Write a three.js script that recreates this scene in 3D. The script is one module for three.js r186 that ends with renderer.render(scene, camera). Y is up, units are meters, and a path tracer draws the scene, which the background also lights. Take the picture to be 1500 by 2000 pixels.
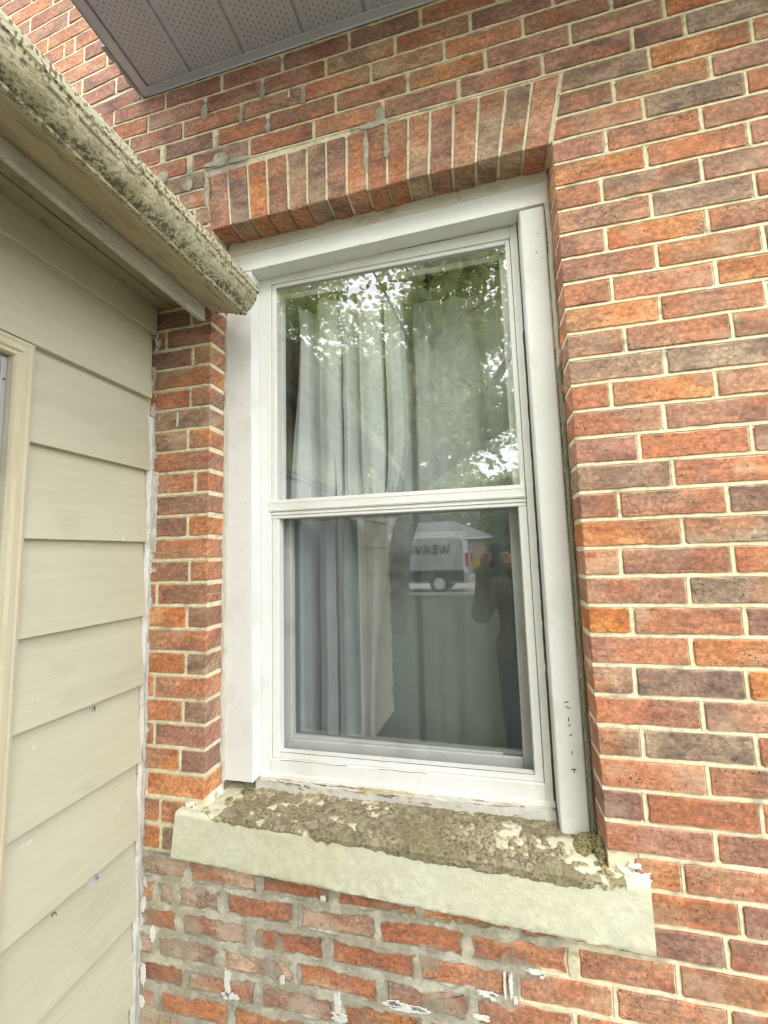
import * as THREE from 'three';
import { RoundedBoxGeometry } from 'three/addons/geometries/RoundedBoxGeometry.js';
import { mergeGeometries, toCreasedNormals, mergeVertices } from 'three/addons/utils/BufferGeometryUtils.js';
import { MarchingCubes } from 'three/addons/objects/MarchingCubes.js';
import { FontLoader } from 'three/addons/loaders/FontLoader.js';
import { TextGeometry } from 'three/addons/geometries/TextGeometry.js';

// ---------------------------------------------------------------- camera, sky, sun, exposure
const H = 2.64;                 // height of the reference brick bed (course 0) above the ground
const P = 0.0725;               // one brick course
const scene = new THREE.Scene();
const camera = new THREE.PerspectiveCamera(102.71, 768 / 1024, 0.02, 600);
camera.position.set(-0.2546, H - 1.08565, 1.14792);
camera.rotation.order = 'YXZ';
camera.rotation.set(0.101531, 0.230513, -0.028798);
camera.updateMatrixWorld();
const renderer = new THREE.WebGLRenderer({ antialias: true });
renderer.toneMapping = THREE.LinearToneMapping;
renderer.toneMappingExposure = 4.9;
renderer.shadowMap.enabled = true;

// ---------------------------------------------------------------- noise
function rng(seed) { let s = seed >>> 0; return () => { s = (s + 0x6D2B79F5) >>> 0; let t = s; t = Math.imul(t ^ (t >>> 15), t | 1); t ^= t + Math.imul(t ^ (t >>> 7), t | 61); return ((t ^ (t >>> 14)) >>> 0) / 4294967296; }; }
const PERM = new Uint8Array(512); const VAL = new Float32Array(256);
{ const r = rng(11); const p = [...Array(256).keys()]; for (let i = 255; i > 0; i--) { const j = Math.floor(r() * (i + 1)); [p[i], p[j]] = [p[j], p[i]]; } for (let i = 0; i < 512; i++) PERM[i] = p[i & 255]; for (let i = 0; i < 256; i++) VAL[i] = r(); }
function vn(x, y, px = 0, py = 0, s = 0) {           // value noise 0..1, periodic when px, py are given
  let x0 = Math.floor(x), y0 = Math.floor(y); const fx = x - x0, fy = y - y0; let x1 = x0 + 1, y1 = y0 + 1;
  if (px) { x0 = ((x0 % px) + px) % px; x1 = ((x1 % px) + px) % px; }
  if (py) { y0 = ((y0 % py) + py) % py; y1 = ((y1 % py) + py) % py; }
  const u = fx * fx * (3 - 2 * fx), v = fy * fy * (3 - 2 * fy);
  const h = (a, b) => VAL[PERM[(PERM[(a + s * 37) & 255] + b + s * 91) & 255]];
  const a = h(x0, y0), b = h(x1, y0), c = h(x0, y1), d = h(x1, y1);
  return a + (b - a) * u + (c - a) * v + (a - b - c + d) * u * v;
}
function fbm(x, y, o = 4, px = 0, py = 0, s = 0) { let a = 0.5, t = 0, n = 0; for (let i = 0; i < o; i++) { t += a * vn(x, y, px, py, s + i); n += a; a *= 0.5; x *= 2; y *= 2; px *= 2; py *= 2; } return t / n; }
const sm = (a, b, x) => { const t = Math.min(1, Math.max(0, (x - a) / (b - a))); return t * t * (3 - 2 * t); };
const lerp = (a, b, t) => a + (b - a) * t;
const mix3 = (a, b, t) => [lerp(a[0], b[0], t), lerp(a[1], b[1], t), lerp(a[2], b[2], t)];

// the sky: one even bank of overcast, lighter overhead
{
  const w = 512, h = 256, d = new Float32Array(w * h * 4);
  for (let j = 0; j < h; j++) { const el = ((j + 0.5) / h - 0.5) * Math.PI; for (let i = 0; i < w; i++) {
    const n = fbm(i / w * 12, j / h * 14, 4, 12, 0, 3); const up = Math.max(0, Math.sin(el));
    const L = (0.74 + 0.34 * up) * (0.84 + 0.32 * n); const k = (j * w + i) * 4;
    d[k] = L * 0.985; d[k + 1] = L; d[k + 2] = L * 1.035; d[k + 3] = 1; } }
  const t = new THREE.DataTexture(d, w, h, THREE.RGBAFormat, THREE.FloatType);
  t.mapping = THREE.EquirectangularReflectionMapping; t.magFilter = THREE.LinearFilter; t.minFilter = THREE.LinearFilter; t.wrapS = THREE.RepeatWrapping; t.needsUpdate = true;
  scene.background = t; scene.environment = t;
}
const sun = new THREE.DirectionalLight(new THREE.Color(1, 0.965, 0.9), 0.55);
sun.position.set(-0.5 + 4.2, 10, 9.5); sun.target.position.set(-0.5, 1.2, 0);
sun.castShadow = true; sun.shadow.radius = 60; sun.shadow.mapSize.set(2048, 2048);
Object.assign(sun.shadow.camera, { left: -14, right: 14, top: 14, bottom: -14, near: 0.5, far: 60 });
scene.add(sun, sun.target);

// ---------------------------------------------------------------- things and parts
const taken = new Map();
function numbered(n) { const k = taken.get(n) || 0; taken.set(n, k + 1); return k ? n + '_' + String(k).padStart(3, '0') : n; }
function tag(o, label, category, group, kind) { if (label) o.userData.label = label; if (category) o.userData.category = category; if (group) o.userData.group = group; if (kind) o.userData.kind = kind; return o; }
function shade(o) { o.castShadow = o.receiveShadow = true; return o; }
function thing(name, label, category, pos = [0, 0, 0], group) { const g = new THREE.Group(); g.name = numbered(name); g.position.set(...pos); scene.add(g); return tag(g, label, category, group); }
const origin = (o) => { const v = new THREE.Vector3(); for (let p = o; p && p !== scene; p = p.parent) v.add(p.position); return v; };
// geometries are written in world coordinates; part() moves them into the frame of their parent
function part(name, geo, mat, parent, label) { const g = Array.isArray(geo) ? mergeGeometries(geo.map((q) => q.index ? q.toNonIndexed() : q)) : geo; const v = origin(parent); g.translate(-v.x, -v.y, -v.z); const m = shade(new THREE.Mesh(g, mat)); m.name = numbered(name); parent.add(m); if (label) m.userData.label = label; return m; }
function solo(name, geo, mat, label, category, kind) { const m = shade(new THREE.Mesh(geo, mat)); m.name = numbered(name); scene.add(m); return tag(m, label, category, null, kind); }
const box = (x0, x1, y0, y1, z0, z1, r = 0.0015, seg = 2) => { const w = x1 - x0, h = y1 - y0, d = z1 - z0; const g = r > 0 ? new RoundedBoxGeometry(w, h, d, seg, Math.min(r, w / 2.1, h / 2.1, d / 2.1)) : new THREE.BoxGeometry(w, h, d); uvm(g); g.translate((x0 + x1) / 2, (y0 + y1) / 2, (z0 + z1) / 2); return g; };
const rbox = (x0, x1, y0, y1, z0, z1, r) => box(x0, x1, y0 + H, y1 + H, z0, z1, r);   // y measured from course 0
function uvm(g, s = 1) {                                    // uv in metres, by the way each face points
  if (g.index) { const q = g.toNonIndexed(); g.index = null; g.attributes = q.attributes; }
  const p = g.attributes.position, n = p.count, uv = new Float32Array(n * 2); const a = new THREE.Vector3(), b = new THREE.Vector3(), c = new THREE.Vector3();
  for (let i = 0; i < n; i += 3) { a.fromBufferAttribute(p, i); b.fromBufferAttribute(p, i + 1).sub(a); c.fromBufferAttribute(p, i + 2).sub(a); b.cross(c); const ax = Math.abs(b.x), ay = Math.abs(b.y), az = Math.abs(b.z);
    for (let k = 0; k < 3; k++) { a.fromBufferAttribute(p, i + k); const q = az >= ax && az >= ay ? [a.x, a.y] : ax >= ay ? [a.z, a.y] : [a.x, a.z]; uv[(i + k) * 2] = q[0] * s; uv[(i + k) * 2 + 1] = q[1] * s; } }
  g.setAttribute('uv', new THREE.BufferAttribute(uv, 2)); return g;
}
// ---------------------------------------------------------------- textures
function tex(w, h, fn, srgb = true, rep) {
  const d = new Uint8Array(w * h * 4); for (let j = 0; j < h; j++) for (let i = 0; i < w; i++) { const c = fn(i / w, j / h); const k = (j * w + i) * 4; d[k] = Math.max(0, Math.min(255, c[0])); d[k + 1] = Math.max(0, Math.min(255, c[1])); d[k + 2] = Math.max(0, Math.min(255, c[2])); d[k + 3] = 255; }
  const t = new THREE.DataTexture(d, w, h); t.wrapS = t.wrapT = THREE.RepeatWrapping; t.magFilter = THREE.LinearFilter; t.minFilter = THREE.LinearMipmapLinearFilter; t.generateMipmaps = true; if (srgb) t.colorSpace = THREE.SRGBColorSpace; if (rep) t.repeat.set(...rep); t.needsUpdate = true; return t;
}
const grey = (v) => [v * 255, v * 255, v * 255];
const std = (o) => new THREE.MeshStandardMaterial(o);
const rgb = (r, g, b) => new THREE.Color().setRGB(r / 255, g / 255, b / 255, THREE.SRGBColorSpace);

// brick: one texture per firing colour, 0.9 x 0.45 m
const BRICK = {
  o: [[206, 136, 88], [190, 118, 80], [218, 158, 112]], O: [[216, 138, 68], [204, 122, 64], [226, 160, 98]],
  r: [[184, 122, 94], [166, 110, 92], [198, 140, 108]], m: [[178, 130, 108], [158, 115, 100], [194, 148, 122]],
  p: [[162, 117, 104], [142, 102, 94], [178, 134, 118]], b: [[166, 138, 118], [144, 119, 106], [186, 158, 134]],
  g: [[156, 137, 121], [130, 115, 106], [180, 162, 143]], d: [[140, 118, 107], [118, 101, 95], [164, 140, 124]],
  w: [[190, 150, 128], [174, 128, 106], [212, 188, 168]] };
const brickBump = tex(1024, 512, (u, v) => {
  const grit = fbm(u * 256, v * 128, 2, 256, 128, 5), drag = fbm(u * 24, v * 90, 3, 24, 90, 9), lump = fbm(u * 20, v * 10, 3, 20, 10, 2);
  const crack = Math.abs(fbm(u * 30, v * 34, 4, 30, 34, 13) - 0.5); const pit = vn(u * 150, v * 75, 150, 75, 21);
  return grey(0.35 + 0.22 * grit + 0.3 * (drag - 0.5) + 0.3 * (lump - 0.5) - 0.35 * sm(0.018, 0.0, crack) * sm(0.5, 0.7, fbm(u * 9, v * 9, 2, 9, 9, 31)) - 0.4 * sm(0.9, 0.97, pit)); }, false);
const brickMats = {};
let bseed = 40;
for (const [k, cc3] of Object.entries(BRICK)) {
  const [c0, c1, c2] = cc3.map((q) => mix3(q, [178, 128, 105], 0.2));
  const s = (bseed += 7), dark = { g: 0.8, d: 0.85, b: 0.5, p: 0.5, m: 0.34, r: 0.25 }[k] || 0.12;
  const map = tex(1024, 512, (u, v) => {
    const big = fbm(u * 9, v * 7, 4, 9, 7, s), streak = fbm(u * 18, v * 70, 3, 18, 70, s + 3), grit = vn(u * 340, v * 170, 340, 170, s + 5), gr2 = fbm(u * 120, v * 60, 2, 120, 60, s + 6);
    let c = mix3(c0, c1, sm(0.5, 0.68, big)); c = mix3(c, c2, sm(0.5, 0.32, big) * 0.9); const kiln = fbm(u * 6 + 3, v * 5, 3, 6, 5, s + 31); c = mix3(c, [186, 116, 84], sm(0.55, 0.7, kiln) * 0.5); c = mix3(c, [150, 126, 112], sm(0.45, 0.3, kiln) * 0.45);
    const sc = 1 + (streak - 0.5) * 0.22 + (grit - 0.5) * 0.16 + (gr2 - 0.5) * 0.36; c = c.map((q) => q * sc);
    const smudge = sm(0.5, 0.72, fbm(u * 14, v * 11, 4, 14, 11, s + 11)) * dark; c = mix3(c, [62, 54, 56], smudge * 0.46);
    const bloom = sm(k === 'w' ? 0.42 : 0.54, k === 'w' ? 0.62 : 0.76, fbm(u * 10, v * 8, 4, 10, 8, s + 17)); c = mix3(c, [206, 186, 168], bloom * (k === 'w' ? 0.6 : 0.34));
    const pit = vn(u * 150, v * 75, 150, 75, 21); c = c.map((q) => q * (1 - 0.42 * sm(0.9, 0.97, pit)));
    const crack = Math.abs(fbm(u * 30, v * 34, 4, 30, 34, 13) - 0.5); c = c.map((q) => q * (1 - 0.5 * sm(0.016, 0.002, crack) * sm(0.5, 0.68, fbm(u * 9, v * 9, 2, 9, 9, 31)))); const fleck = vn(u * 210, v * 105, 210, 105, s + 23); c = mix3(c, [222, 206, 186], sm(0.955, 0.985, fleck) * 0.6);
    return c; });
  brickMats[k] = [0.9, 1, 1.09].map((t, i) => std({ map, bumpMap: brickBump, bumpScale: 0.0022, roughness: 0.93, color: new THREE.Color(t * (i === 2 ? 1.02 : 1), t * 0.985, t * (i === 0 ? 0.94 : 0.9)) }));
}
const gritBump = tex(512, 512, (u, v) => grey(0.5 * fbm(u * 90, v * 90, 3, 90, 90, 4) + 0.5 * fbm(u * 22, v * 22, 3, 22, 22, 8)), false, [2.5, 2.5]);
// ---------------------------------------------------------------- the brick wall
const ROWS = `
-27 -3.1 r-2.958 p-2.721 m-2.485 m-2.248 r-2.012 m-1.775 p-1.539 m-1.302 p-1.2
-26 -3.1 m-2.838 r-2.601 b-2.365 m-2.128 r-1.892 m-1.655 r-1.419 b-1.2
-25 -3.1 r-2.958 p-2.721 b-2.485 p-2.248 m-2.012 p-1.775 m-1.539 p-1.302 p-1.2
-24 -3.1 m-2.838 m-2.601 r-2.365 r-2.128 p-1.892 p-1.655 r-1.419 p-1.2
-23 -3.1 r-2.958 r-2.721 p-2.485 r-2.248 b-2.012 r-1.775 m-1.539 p-1.302 b-1.2
-22 -3.1 p-2.838 p-2.601 r-2.365 m-2.128 p-1.892 r-1.655 m-1.419 p-1.2
-21 -3.1 m-2.958 r-2.721 p-2.485 r-2.248 m-2.012 p-1.775 p-1.539 m-1.302 m-1.2
-20 -3.1 p-2.838 m-2.601 r-2.365 m-2.128 p-1.892 b-1.655 m-1.419 b-1.2
-19 -3.1 p-2.958 b-2.721 m-2.485 m-2.248 m-2.012 p-1.775 r-1.539 m-1.302 r-1.2
-18 -3.1 m-2.838 p-2.601 p-2.365 r-2.128 r-1.892 m-1.655 m-1.419 p-1.2
-17 -3.1 r-2.958 m-2.721 b-2.485 m-2.248 r-2.012 r-1.775 p-1.539 p-1.302 p-1.2
-16 -3.1 p-2.987 r-2.75 m-2.514 r-2.278 r-2.041 p-1.804 r-1.568 p-1.332 m-1.2
-15 -3.1 p-2.853 r-2.616 m-2.38 p-2.144 r-1.907 m-1.67 m-1.434 m-1.2
-14 -3.1 b-3 m-2.764 r-2.527 p-2.291 r-2.054 r-1.818 r-1.763 m-1.526 m-1.29 b-1.2
-13 -3.1 p-2.894 m-2.658 m-2.422 m-2.185 p-1.948 r-1.712 p-1.476 r-1.239 p-1.2
-12 -3.1 p-3.01 b-2.774 m-2.538 p-2.301 b-2.065 p-1.828 m-1.595 p-1.359 m-1.2
-11 -3.1 b-2.895 r-2.659 p-2.422 m-2.186 p-1.95 m-1.713 p-1.477 m-1.24 m-1.2
-10 -3.1 p-2.965 m-2.728 r-2.492 r-2.256 m-2.019 b-1.782 p-1.546 p-1.31 p-1.2
-9 -2.6 m-2.369 b-2.132 p-1.896 m-1.66 p-1.423 p-1.191 p-0.959 p-0.722 d-0.49 m-0.254 m-0.017 m0.219 r0.456 p0.692 m0.9
-8 -2.6 p-2.496 m-2.26 r-2.023 p-1.786 m-1.55 p-1.316 p-1.079 p-0.842 p-0.597 m-0.358 m-0.122 r0.115 m0.352 r0.588 r0.824 p0.9
-7 -2.6 p-2.336 m-2.1 m-1.863 r-1.626 r-1.39 p-1.145s p-0.916s m-0.681 b-0.444 m-0.206 p0.034 p0.27 r0.507 m0.743 r0.9
-6 -2.6 p-2.418 p-2.182 r-1.945 p-1.709 b-1.472 p-1.236 m-0.998s m-0.763s r-0.526 b-0.289 r-0.055 m0.185 p0.422 p0.658 m0.9
-5 -2.6 p-2.504 p-2.268 p-2.031 p-1.795 r-1.558 r-1.322w p-1.101w r-0.895s r-0.649 m-0.407 o-0.167 p0.072 p0.314 o0.55 p0.787 m0.9
-4 -2.6 r-2.387 m-2.151 b-1.914 p-1.678 b-1.442 r-1.205w p-0.966 r-0.728 r-0.49 p-0.251 p-0.008 p0.229 p0.358 g0.594 m0.831 r0.9
-3 -2.6 p-2.336 m-2.1 p-1.863 r-1.627 p-1.39 g-1.136
-3 0.035 b0.265 o0.506 m0.742 m0.9
-2 -2.6 m-2.433 r-2.196 p-1.96 m-1.723 p-1.487 m-1.25 b-1.13
-2 0.025 p0.169 o0.405 p0.642 p0.9
-1 -2.6 m-2.362 r-2.126 m-1.889 b-1.653 m-1.416 p-1.18 b-1.124
-1 0.013 m0.239 g0.477 r0.714 b0.9
0 -2.6 m-2.462 r-2.226 r-1.989 b-1.753 m-1.516 b-1.28 m-1.118
0 0 p0.139 m0.37 r0.606 o0.843 m0.9
1 -1.36 m-1.187 r-1.106
1 0 o0.232 r0.47 m0.706 b0.9
2 -1.36 m-1.302 r-1.106
2 0 m0.117 b0.357 m0.593 o0.83 m0.9
3 -1.36 o-1.186 r-1.106
3 0 m0.233 b0.468 r0.704 r0.9
4 -1.36 p-1.185 p-1.106
4 0 m0.116 o0.357 r0.593 b0.83 o0.9
5 -1.36 p-1.284 p-1.106
5 0 m0.233 o0.472 d0.708 b0.9
6 -1.36 p-1.177 o-1.106
6 0 m0.12 m0.361 o0.597 r0.834 m0.9
7 -1.36 m-1.333 o-1.106
7 0 o0.228 r0.463 r0.7 b0.9
8 -1.36 r-1.182 b-1.106
8 0 m0.141 m0.382 b0.618 g0.855 r0.9
9 -1.36 r-1.333 b-1.106
9 0 b0.228 g0.464 m0.701 g0.9
10 -1.36 b-1.19 o-1.106
10 0 r0.096 o0.333 m0.57 r0.806 r0.9
11 -1.36 m-1.333 r-1.106
11 0 m0.213 m0.45 b0.686 m0.9
12 -1.36 m-1.159 r-1.106
12 0 p0.15 r0.395 p0.632 m0.868 m0.9
13 -1.36 b-1.333 m-1.106
13 0 b0.22 r0.456 r0.693 r0.9
14 -1.36 p-1.184 o-1.106
14 0 r0.092 m0.33 p0.566 b0.803 m0.9
15 -1.36 m-1.333 r-1.106
15 0 o0.228 g0.464 m0.701 r0.9
16 -1.36 r-1.174 r-1.106
16 0 r0.084 m0.328 r0.564 g0.801 o0.9
17 -1.36 r-1.297 r-1.106
17 0 m0.228 g0.464 g0.701 m0.9
18 -1.36 O-1.18 r-1.106
18 0 O0.099 m0.337 p0.574 m0.81 r0.9
19 -1.36 o-1.333 r-1.106
19 0 m0.221 o0.458 o0.694 g0.9
20 -1.36 o-1.18 g-1.106
20 0 b0.093 d0.327 O0.564 o0.8 m0.9
21 -1.36 o-1.295 m-1.106
21 0 r0.231 m0.468 m0.704 b0.9
22 -1.36 r-1.188 b-1.106
22 0 b0.098 g0.332 m0.568 o0.805 g0.9
23 -1.36 m-1.291 p-1.106
23 0 r0.228 b0.464 o0.701 r0.9
24 -1.36 o-1.195 p-1.106
24 0 p0.092 r0.326 r0.562 g0.799 m0.9
25 -1.36 m-1.316 o-1.106
25 0 p0.23 r0.466 m0.703 g0.9
26 -1.36 r-1.262 r-1.17
26 0.06 o0.157 r0.393 o0.63 m0.866 r0.9
27 -1.36 o-1.258 b-1.17
27 0.06 o0.265 p0.502 m0.738 m0.9
28 -1.36 m-1.155s g-0.92s r-0.695s r-0.46s o-0.22s r0.005 p0.23 r0.466 g0.703 m0.9
29 -1.36 o-1.266w m-1.195s b-1.036w r-0.807w r-0.574s r-0.341 r-0.092w r0.129 o0.366 r0.602 g0.838 o0.9
30 -1.36 r-1.18s b-0.947w r-0.717w r-0.469 r-0.232w m-0.007 r0.222 r0.458 r0.695 o0.9
31 -1.36 m-1.266s m-1.042s m-0.811w r-0.568w r-0.335w m-0.097 o0.139 g0.376 g0.612 r0.849 m0.9
32 -1.36 r-1.156s m-0.924w o-0.688w o-0.451s m-0.215 r0.022 o0.258 o0.495 r0.731 b0.9
33 -1.36 m-1.251s o-1.01w o-0.779s o-0.542 r-0.306 m-0.07 g0.167 b0.403 b0.64 r0.9
34 -1.36 m-1.137 m-0.901 o-0.664 r-0.428 g-0.191 m0.045 r0.282 r0.518 m0.755 m0.9
35 -1.36 m-1.302 g-1.066 m-0.829 g-0.593 m-0.356 r-0.12 o0.116 g0.353 m0.589 o0.826 m0.9
36 -1.36 m-1.182 o-0.946 g-0.71 o-0.473 r-0.236 r0 g0.236 r0.473 g0.71 b0.9`.trim().split('\n');
const drop = (x, k) => (k >= 25 && x < 0 ? -P * 0.24 * (-x / 1.25) * sm(24, 29, k) : 0) + (k <= -9 && x < -1.5 ? -P * 0.8 * (-1.5 - x) / 0.4 : 0);
const archTop = (x) => lerp(0.266, 0.288, (x + 1.136) / 1.174), archBot = (x) => lerp(0.05, 0.067, (x + 1.106) / 1.106);
const wallGrey = (x, y) => sm(-1.955, -1.99, y) * sm(-0.02, -0.14, x + (y + 2.0) * -0.62 - 0.12 * (fbm(x * 6, y * 6, 2, 0, 0, 61) - 0.5)) * sm(-2.62, -2.34, y + 0.25 * (fbm(x * 5, y * 5, 3, 0, 0, 62) - 0.5));

function brickGeo(q, depth, zf, seed, chip) {
  // q: four corners, anticlockwise from the lower left; an uneven outline, an eased arris and four sides
  const r = rng(seed), out = []; const segs = []; const cr = 0.002 + 0.004 * r() * chip;
  for (let e = 0; e < 4; e++) {
    const a = q[e], b = q[(e + 1) % 4], L = Math.hypot(b[0] - a[0], b[1] - a[1]), n = Math.max(2, Math.min(9, Math.round(L / 0.026)));
    const nx = -(b[1] - a[1]) / L, ny = (b[0] - a[0]) / L;
    for (let i = 0; i <= n; i++) {
      const t0 = i === 0 ? cr / L : i === n ? 1 - cr / L : (i + (r() - 0.5) * 0.5) / n;
      const inn = (i === 0 || i === n ? 0.0004 : 0.0004 + chip * (0.0032 * r() * r())) + (chip > 1 ? (chip - 1) * 0.0026 * vn(a[0] * 31 + i * 0.9, a[1] * 47 + e * 3, 0, 0, 7) : 0);
      out.push([lerp(a[0], b[0], t0) + nx * inn, lerp(a[1], b[1], t0) + ny * inn]);
    }
  }
  const n = out.length; let cx = 0, cy = 0; for (const p of out) { cx += p[0] / n; cy += p[1] / n; }
  const pos = [], uv = [], ou = r(), ov = r(); const flip = r() < 0.5 ? 1 : -1;
  const put = (x, y, z) => { pos.push(x, y + H, z); uv.push(ou + flip * (x + z * 0.9) / 0.9, ov + (y + z * 0.9) / 0.45); };
  const ring = out.map(([x, y]) => { const dx = cx - x, dy = cy - y, l = Math.hypot(dx, dy) || 1; return [x + dx / l * 0.0022, y + dy / l * 0.0022]; });
  const tx = (r() - 0.5) * 0.012, ty = (r() - 0.5) * 0.02; const zz = (x, y) => zf + (x - cx) * tx + (y - cy) * ty;
  for (let i = 0; i < n; i++) { const j = (i + 1) % n;
    put(cx, cy, zf); put(ring[i][0], ring[i][1], zz(...ring[i])); put(ring[j][0], ring[j][1], zz(...ring[j]));
    const A = [...ring[i], zz(...ring[i])], B = [...ring[j], zz(...ring[j])], C = [...out[i], zz(...out[i]) - 0.0022], D = [...out[j], zz(...out[j]) - 0.0022], E = [...out[i], zf - depth], F = [...out[j], zf - depth];
    put(...A); put(...C); put(...D); put(...A); put(...D); put(...B);
    put(...C); put(...E); put(...F); put(...C); put(...F); put(...D); }
  const g = new THREE.BufferGeometry(); g.setAttribute('position', new THREE.Float32BufferAttribute(pos, 3)); g.setAttribute('uv', new THREE.Float32BufferAttribute(uv, 2)); g.computeVertexNormals(); return g;
}
const wall = thing('brick_wall', 'weathered red and orange brick house wall with cream mortar around the window', 'wall', [-0.5, 0, 0]);
const spare = [];                                           // bricks outside the picture, joined
const _v = new THREE.Vector3(); camera.updateProjectionMatrix(); camera.matrixWorldInverse.copy(camera.matrixWorld).invert();
const inView = (x, y, z) => { _v.set(x, y, z).project(camera); return _v.z < 1 && Math.abs(_v.x) < 1.03 && Math.abs(_v.y) < 1.03; };
const hidden = (x, y) => (x > -1.36 && y > 0.69) || (x < -1.35 && y < -0.05) || (x < -1.1 && y > -0.2 && y < (-0.92 - x) * 1.327 - 0.215);
const joints = [];                                          // perpends: [x, k, kind]
let nb = 0;
function layBrick(q, col, chip, depth, zf) {
  const s = 1000 + nb++ * 17; const [bx, by] = q[0]; if (by < -2.0 && bx < -0.55 - (by + 2.0) * 0.3 && (col === 'm' || col === 'b' || rng(s + 9)() < 0.3)) col = 'w'; const g = brickGeo(q, depth, zf, s, chip), m = brickMats[col][Math.floor(rng(s + 3)() * 3)];
  const seen = q.some(([x, y]) => inView(x, y + H, 0)) && !q.every(([x, y]) => hidden(x, y));
  if (seen) part('brick', g, m, wall); else spare.push([g, col]);
}
for (const row of ROWS) {
  const f = row.split(' '), k = +f[0]; let x0 = +f[1], k0 = x0, side = '';
  for (const t of f.slice(2)) {
    const mm = /^([a-zA-Z])(-?[\d.]+)([sw]?)$/.exec(t), x1 = +mm[2], col = mm[1], s1 = mm[3], end = x1 === +/(-?[\d.]+)[sw]?$/.exec(f[f.length - 1])[1];
    const gw = { '': 0.0056, s: 0.0075, w: 0.0135 };
    const gy = wallGrey((x0 + x1) / 2, -(k - 0.5) * P), half = 0.0054 + 0.0026 * gy;
    let a = x0 + (x0 === k0 ? 0 : gw[side]), b = x1 - (end ? 0 : gw[s1]);
    if (x0 === k0 && /^(-?\d+) (0|0\.0[0-9]+)\b/.test(row) && k <= 0 && k > -4) a += 0.006;
    const T = -(k - 1) * P - half, B = -k * P + half;
    let qa = [[a, B], [b, B], [b, T], [a, T]];
    if (k > -4 && k <= 0) {                                  // cut to the raking skewbacks of the flat arch
      const lx = (y) => lerp(-1.112, -1.145, (y - 0.05) / 0.23), rx = (y) => lerp(0.001, 0.048, (y - 0.06) / 0.23);
      if (end && x1 < -1) { qa[1][0] = Math.min(lx(B), -1.106); qa[2][0] = Math.min(lx(T), -1.106); }
      if (x0 === k0 && x0 >= 0) { qa[0][0] = Math.max(0, rx(B)); qa[3][0] = Math.max(0, rx(T)); }
    }
    qa = qa.map(([x, y]) => [x, y + drop(x, k)]);
    layBrick(qa, col, 1 + gy * 1.2 + (s1 === 'w' || side === 'w' ? 0.5 : 0), 0.1, (rng(nb * 5 + 1)() - 0.5) * 0.0026 - 0.0004);
    if (!end) joints.push([x1, k, s1]);
    x0 = x1; side = s1;
  }
}
// the flat arch of bricks on end
const archX = 'a-1.136,-1.119 p-1.052,-1.036 b-.974,-.961 o-.901,-.893 r-.826,-.818 b-.753,-.752 b-.685,-.685 p-.614,-.616 m-.55,-.549 m-.479,-.483 r-.41,-.418 b-.34,-.354 p-.268,-.282 m-.193,-.213 g-.114,-.146 b-.039,-.077 m.038,-.007';
{
  const A = archX.split(' ').map((t) => { const [a, b] = t.slice(1).split(','); return [t[0], +a, +b]; });
  for (let i = 1; i < A.length; i++) {
    const [c, t1, b1] = A[i], [, t0, b0] = A[i - 1], g = 0.0042, j = (rng(i * 13)() - 0.5) * 0.006;
    layBrick([[b0 + g, archBot(b0) + j], [b1 - g, archBot(b1) + j], [t1 - g, archTop(t1) - 0.005], [t0 + g, archTop(t0) - 0.005]], c, 1.1, 0.1, (rng(i * 7)() - 0.5) * 0.003);
  }
  const by = {}; for (const [g, c] of spare) (by[c] = by[c] || []).push(g);
  for (const [c, gs] of Object.entries(by)) { const m = part('more_bricks', gs, brickMats[c][1], wall); m.userData.kind = 'stuff'; }
}
// the bed of mortar behind them: a slab with the window opening, and the tooled joints as ribs on it
const MX0 = -3.12, MW = 4.04, MY0 = -2.66, MH = 4.98;
const CREAM = [224, 211, 178], GREYM = [176, 169, 152];
const mortarMap = tex(1536, 1536, (u, v) => {
  const x = MX0 + u * MW, y = MY0 + v * MH; const n = fbm(x * 14, y * 14, 4, 0, 0, 71), f = fbm(x * 120, y * 120, 2, 0, 0, 72);
  let c = mix3(CREAM, [233, 224, 199], sm(0.4, 0.7, n) * 0.7); let gq = wallGrey(x, y); gq = sm(0.3, 0.6, gq + (n - 0.5) * 0.5);
  for (const [px, py, pr] of [[-1.322, 0.3, 0.045], [-1.1, 0.31, 0.05], [-0.895, 0.385, 0.03], [-1.205, 0.25, 0.05], [-1.145, 0.52, 0.03], [-0.916, 0.53, 0.03], [-0.998, 0.46, 0.025], [-0.763, 0.46, 0.025], [-0.55, 0.2, 0.045], [-0.48, 0.2, 0.04], [-0.55, 0.27, 0.06], [-1.05, 0.275, 0.07]]) gq = Math.max(gq, sm(pr * 1.15, pr * 0.8, Math.hypot(x - px, (y - py) * 0.8) + (n - 0.5) * 0.02));
  c = mix3(c, mix3(GREYM, [198, 191, 174], sm(0.45, 0.62, fbm(x * 30, y * 30, 3, 0, 0, 75))), gq); const dirt = sm(0.62, 0.8, fbm(x * 22, y * 40, 3, 0, 0, 77)); c = mix3(c, [128, 116, 96], dirt * 0.4);
  return c.map((q) => q * (0.9 + 0.2 * f)); });
const mortarMat = std({ map: mortarMap, bumpMap: gritBump, bumpScale: 0.002, roughness: 0.97 });
const muv = (g) => { if (g.index) g = g.toNonIndexed(); const p = g.attributes.position, uv = new Float32Array(p.count * 2); for (let i = 0; i < p.count; i++) { uv[i * 2] = (p.getX(i) + p.getZ(i) * 0.4 - MX0) / MW; uv[i * 2 + 1] = (p.getY(i) - H + p.getZ(i) * 0.4 - MY0) / MH; } g.setAttribute('uv', new THREE.BufferAttribute(uv, 2)); return g; };
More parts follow.
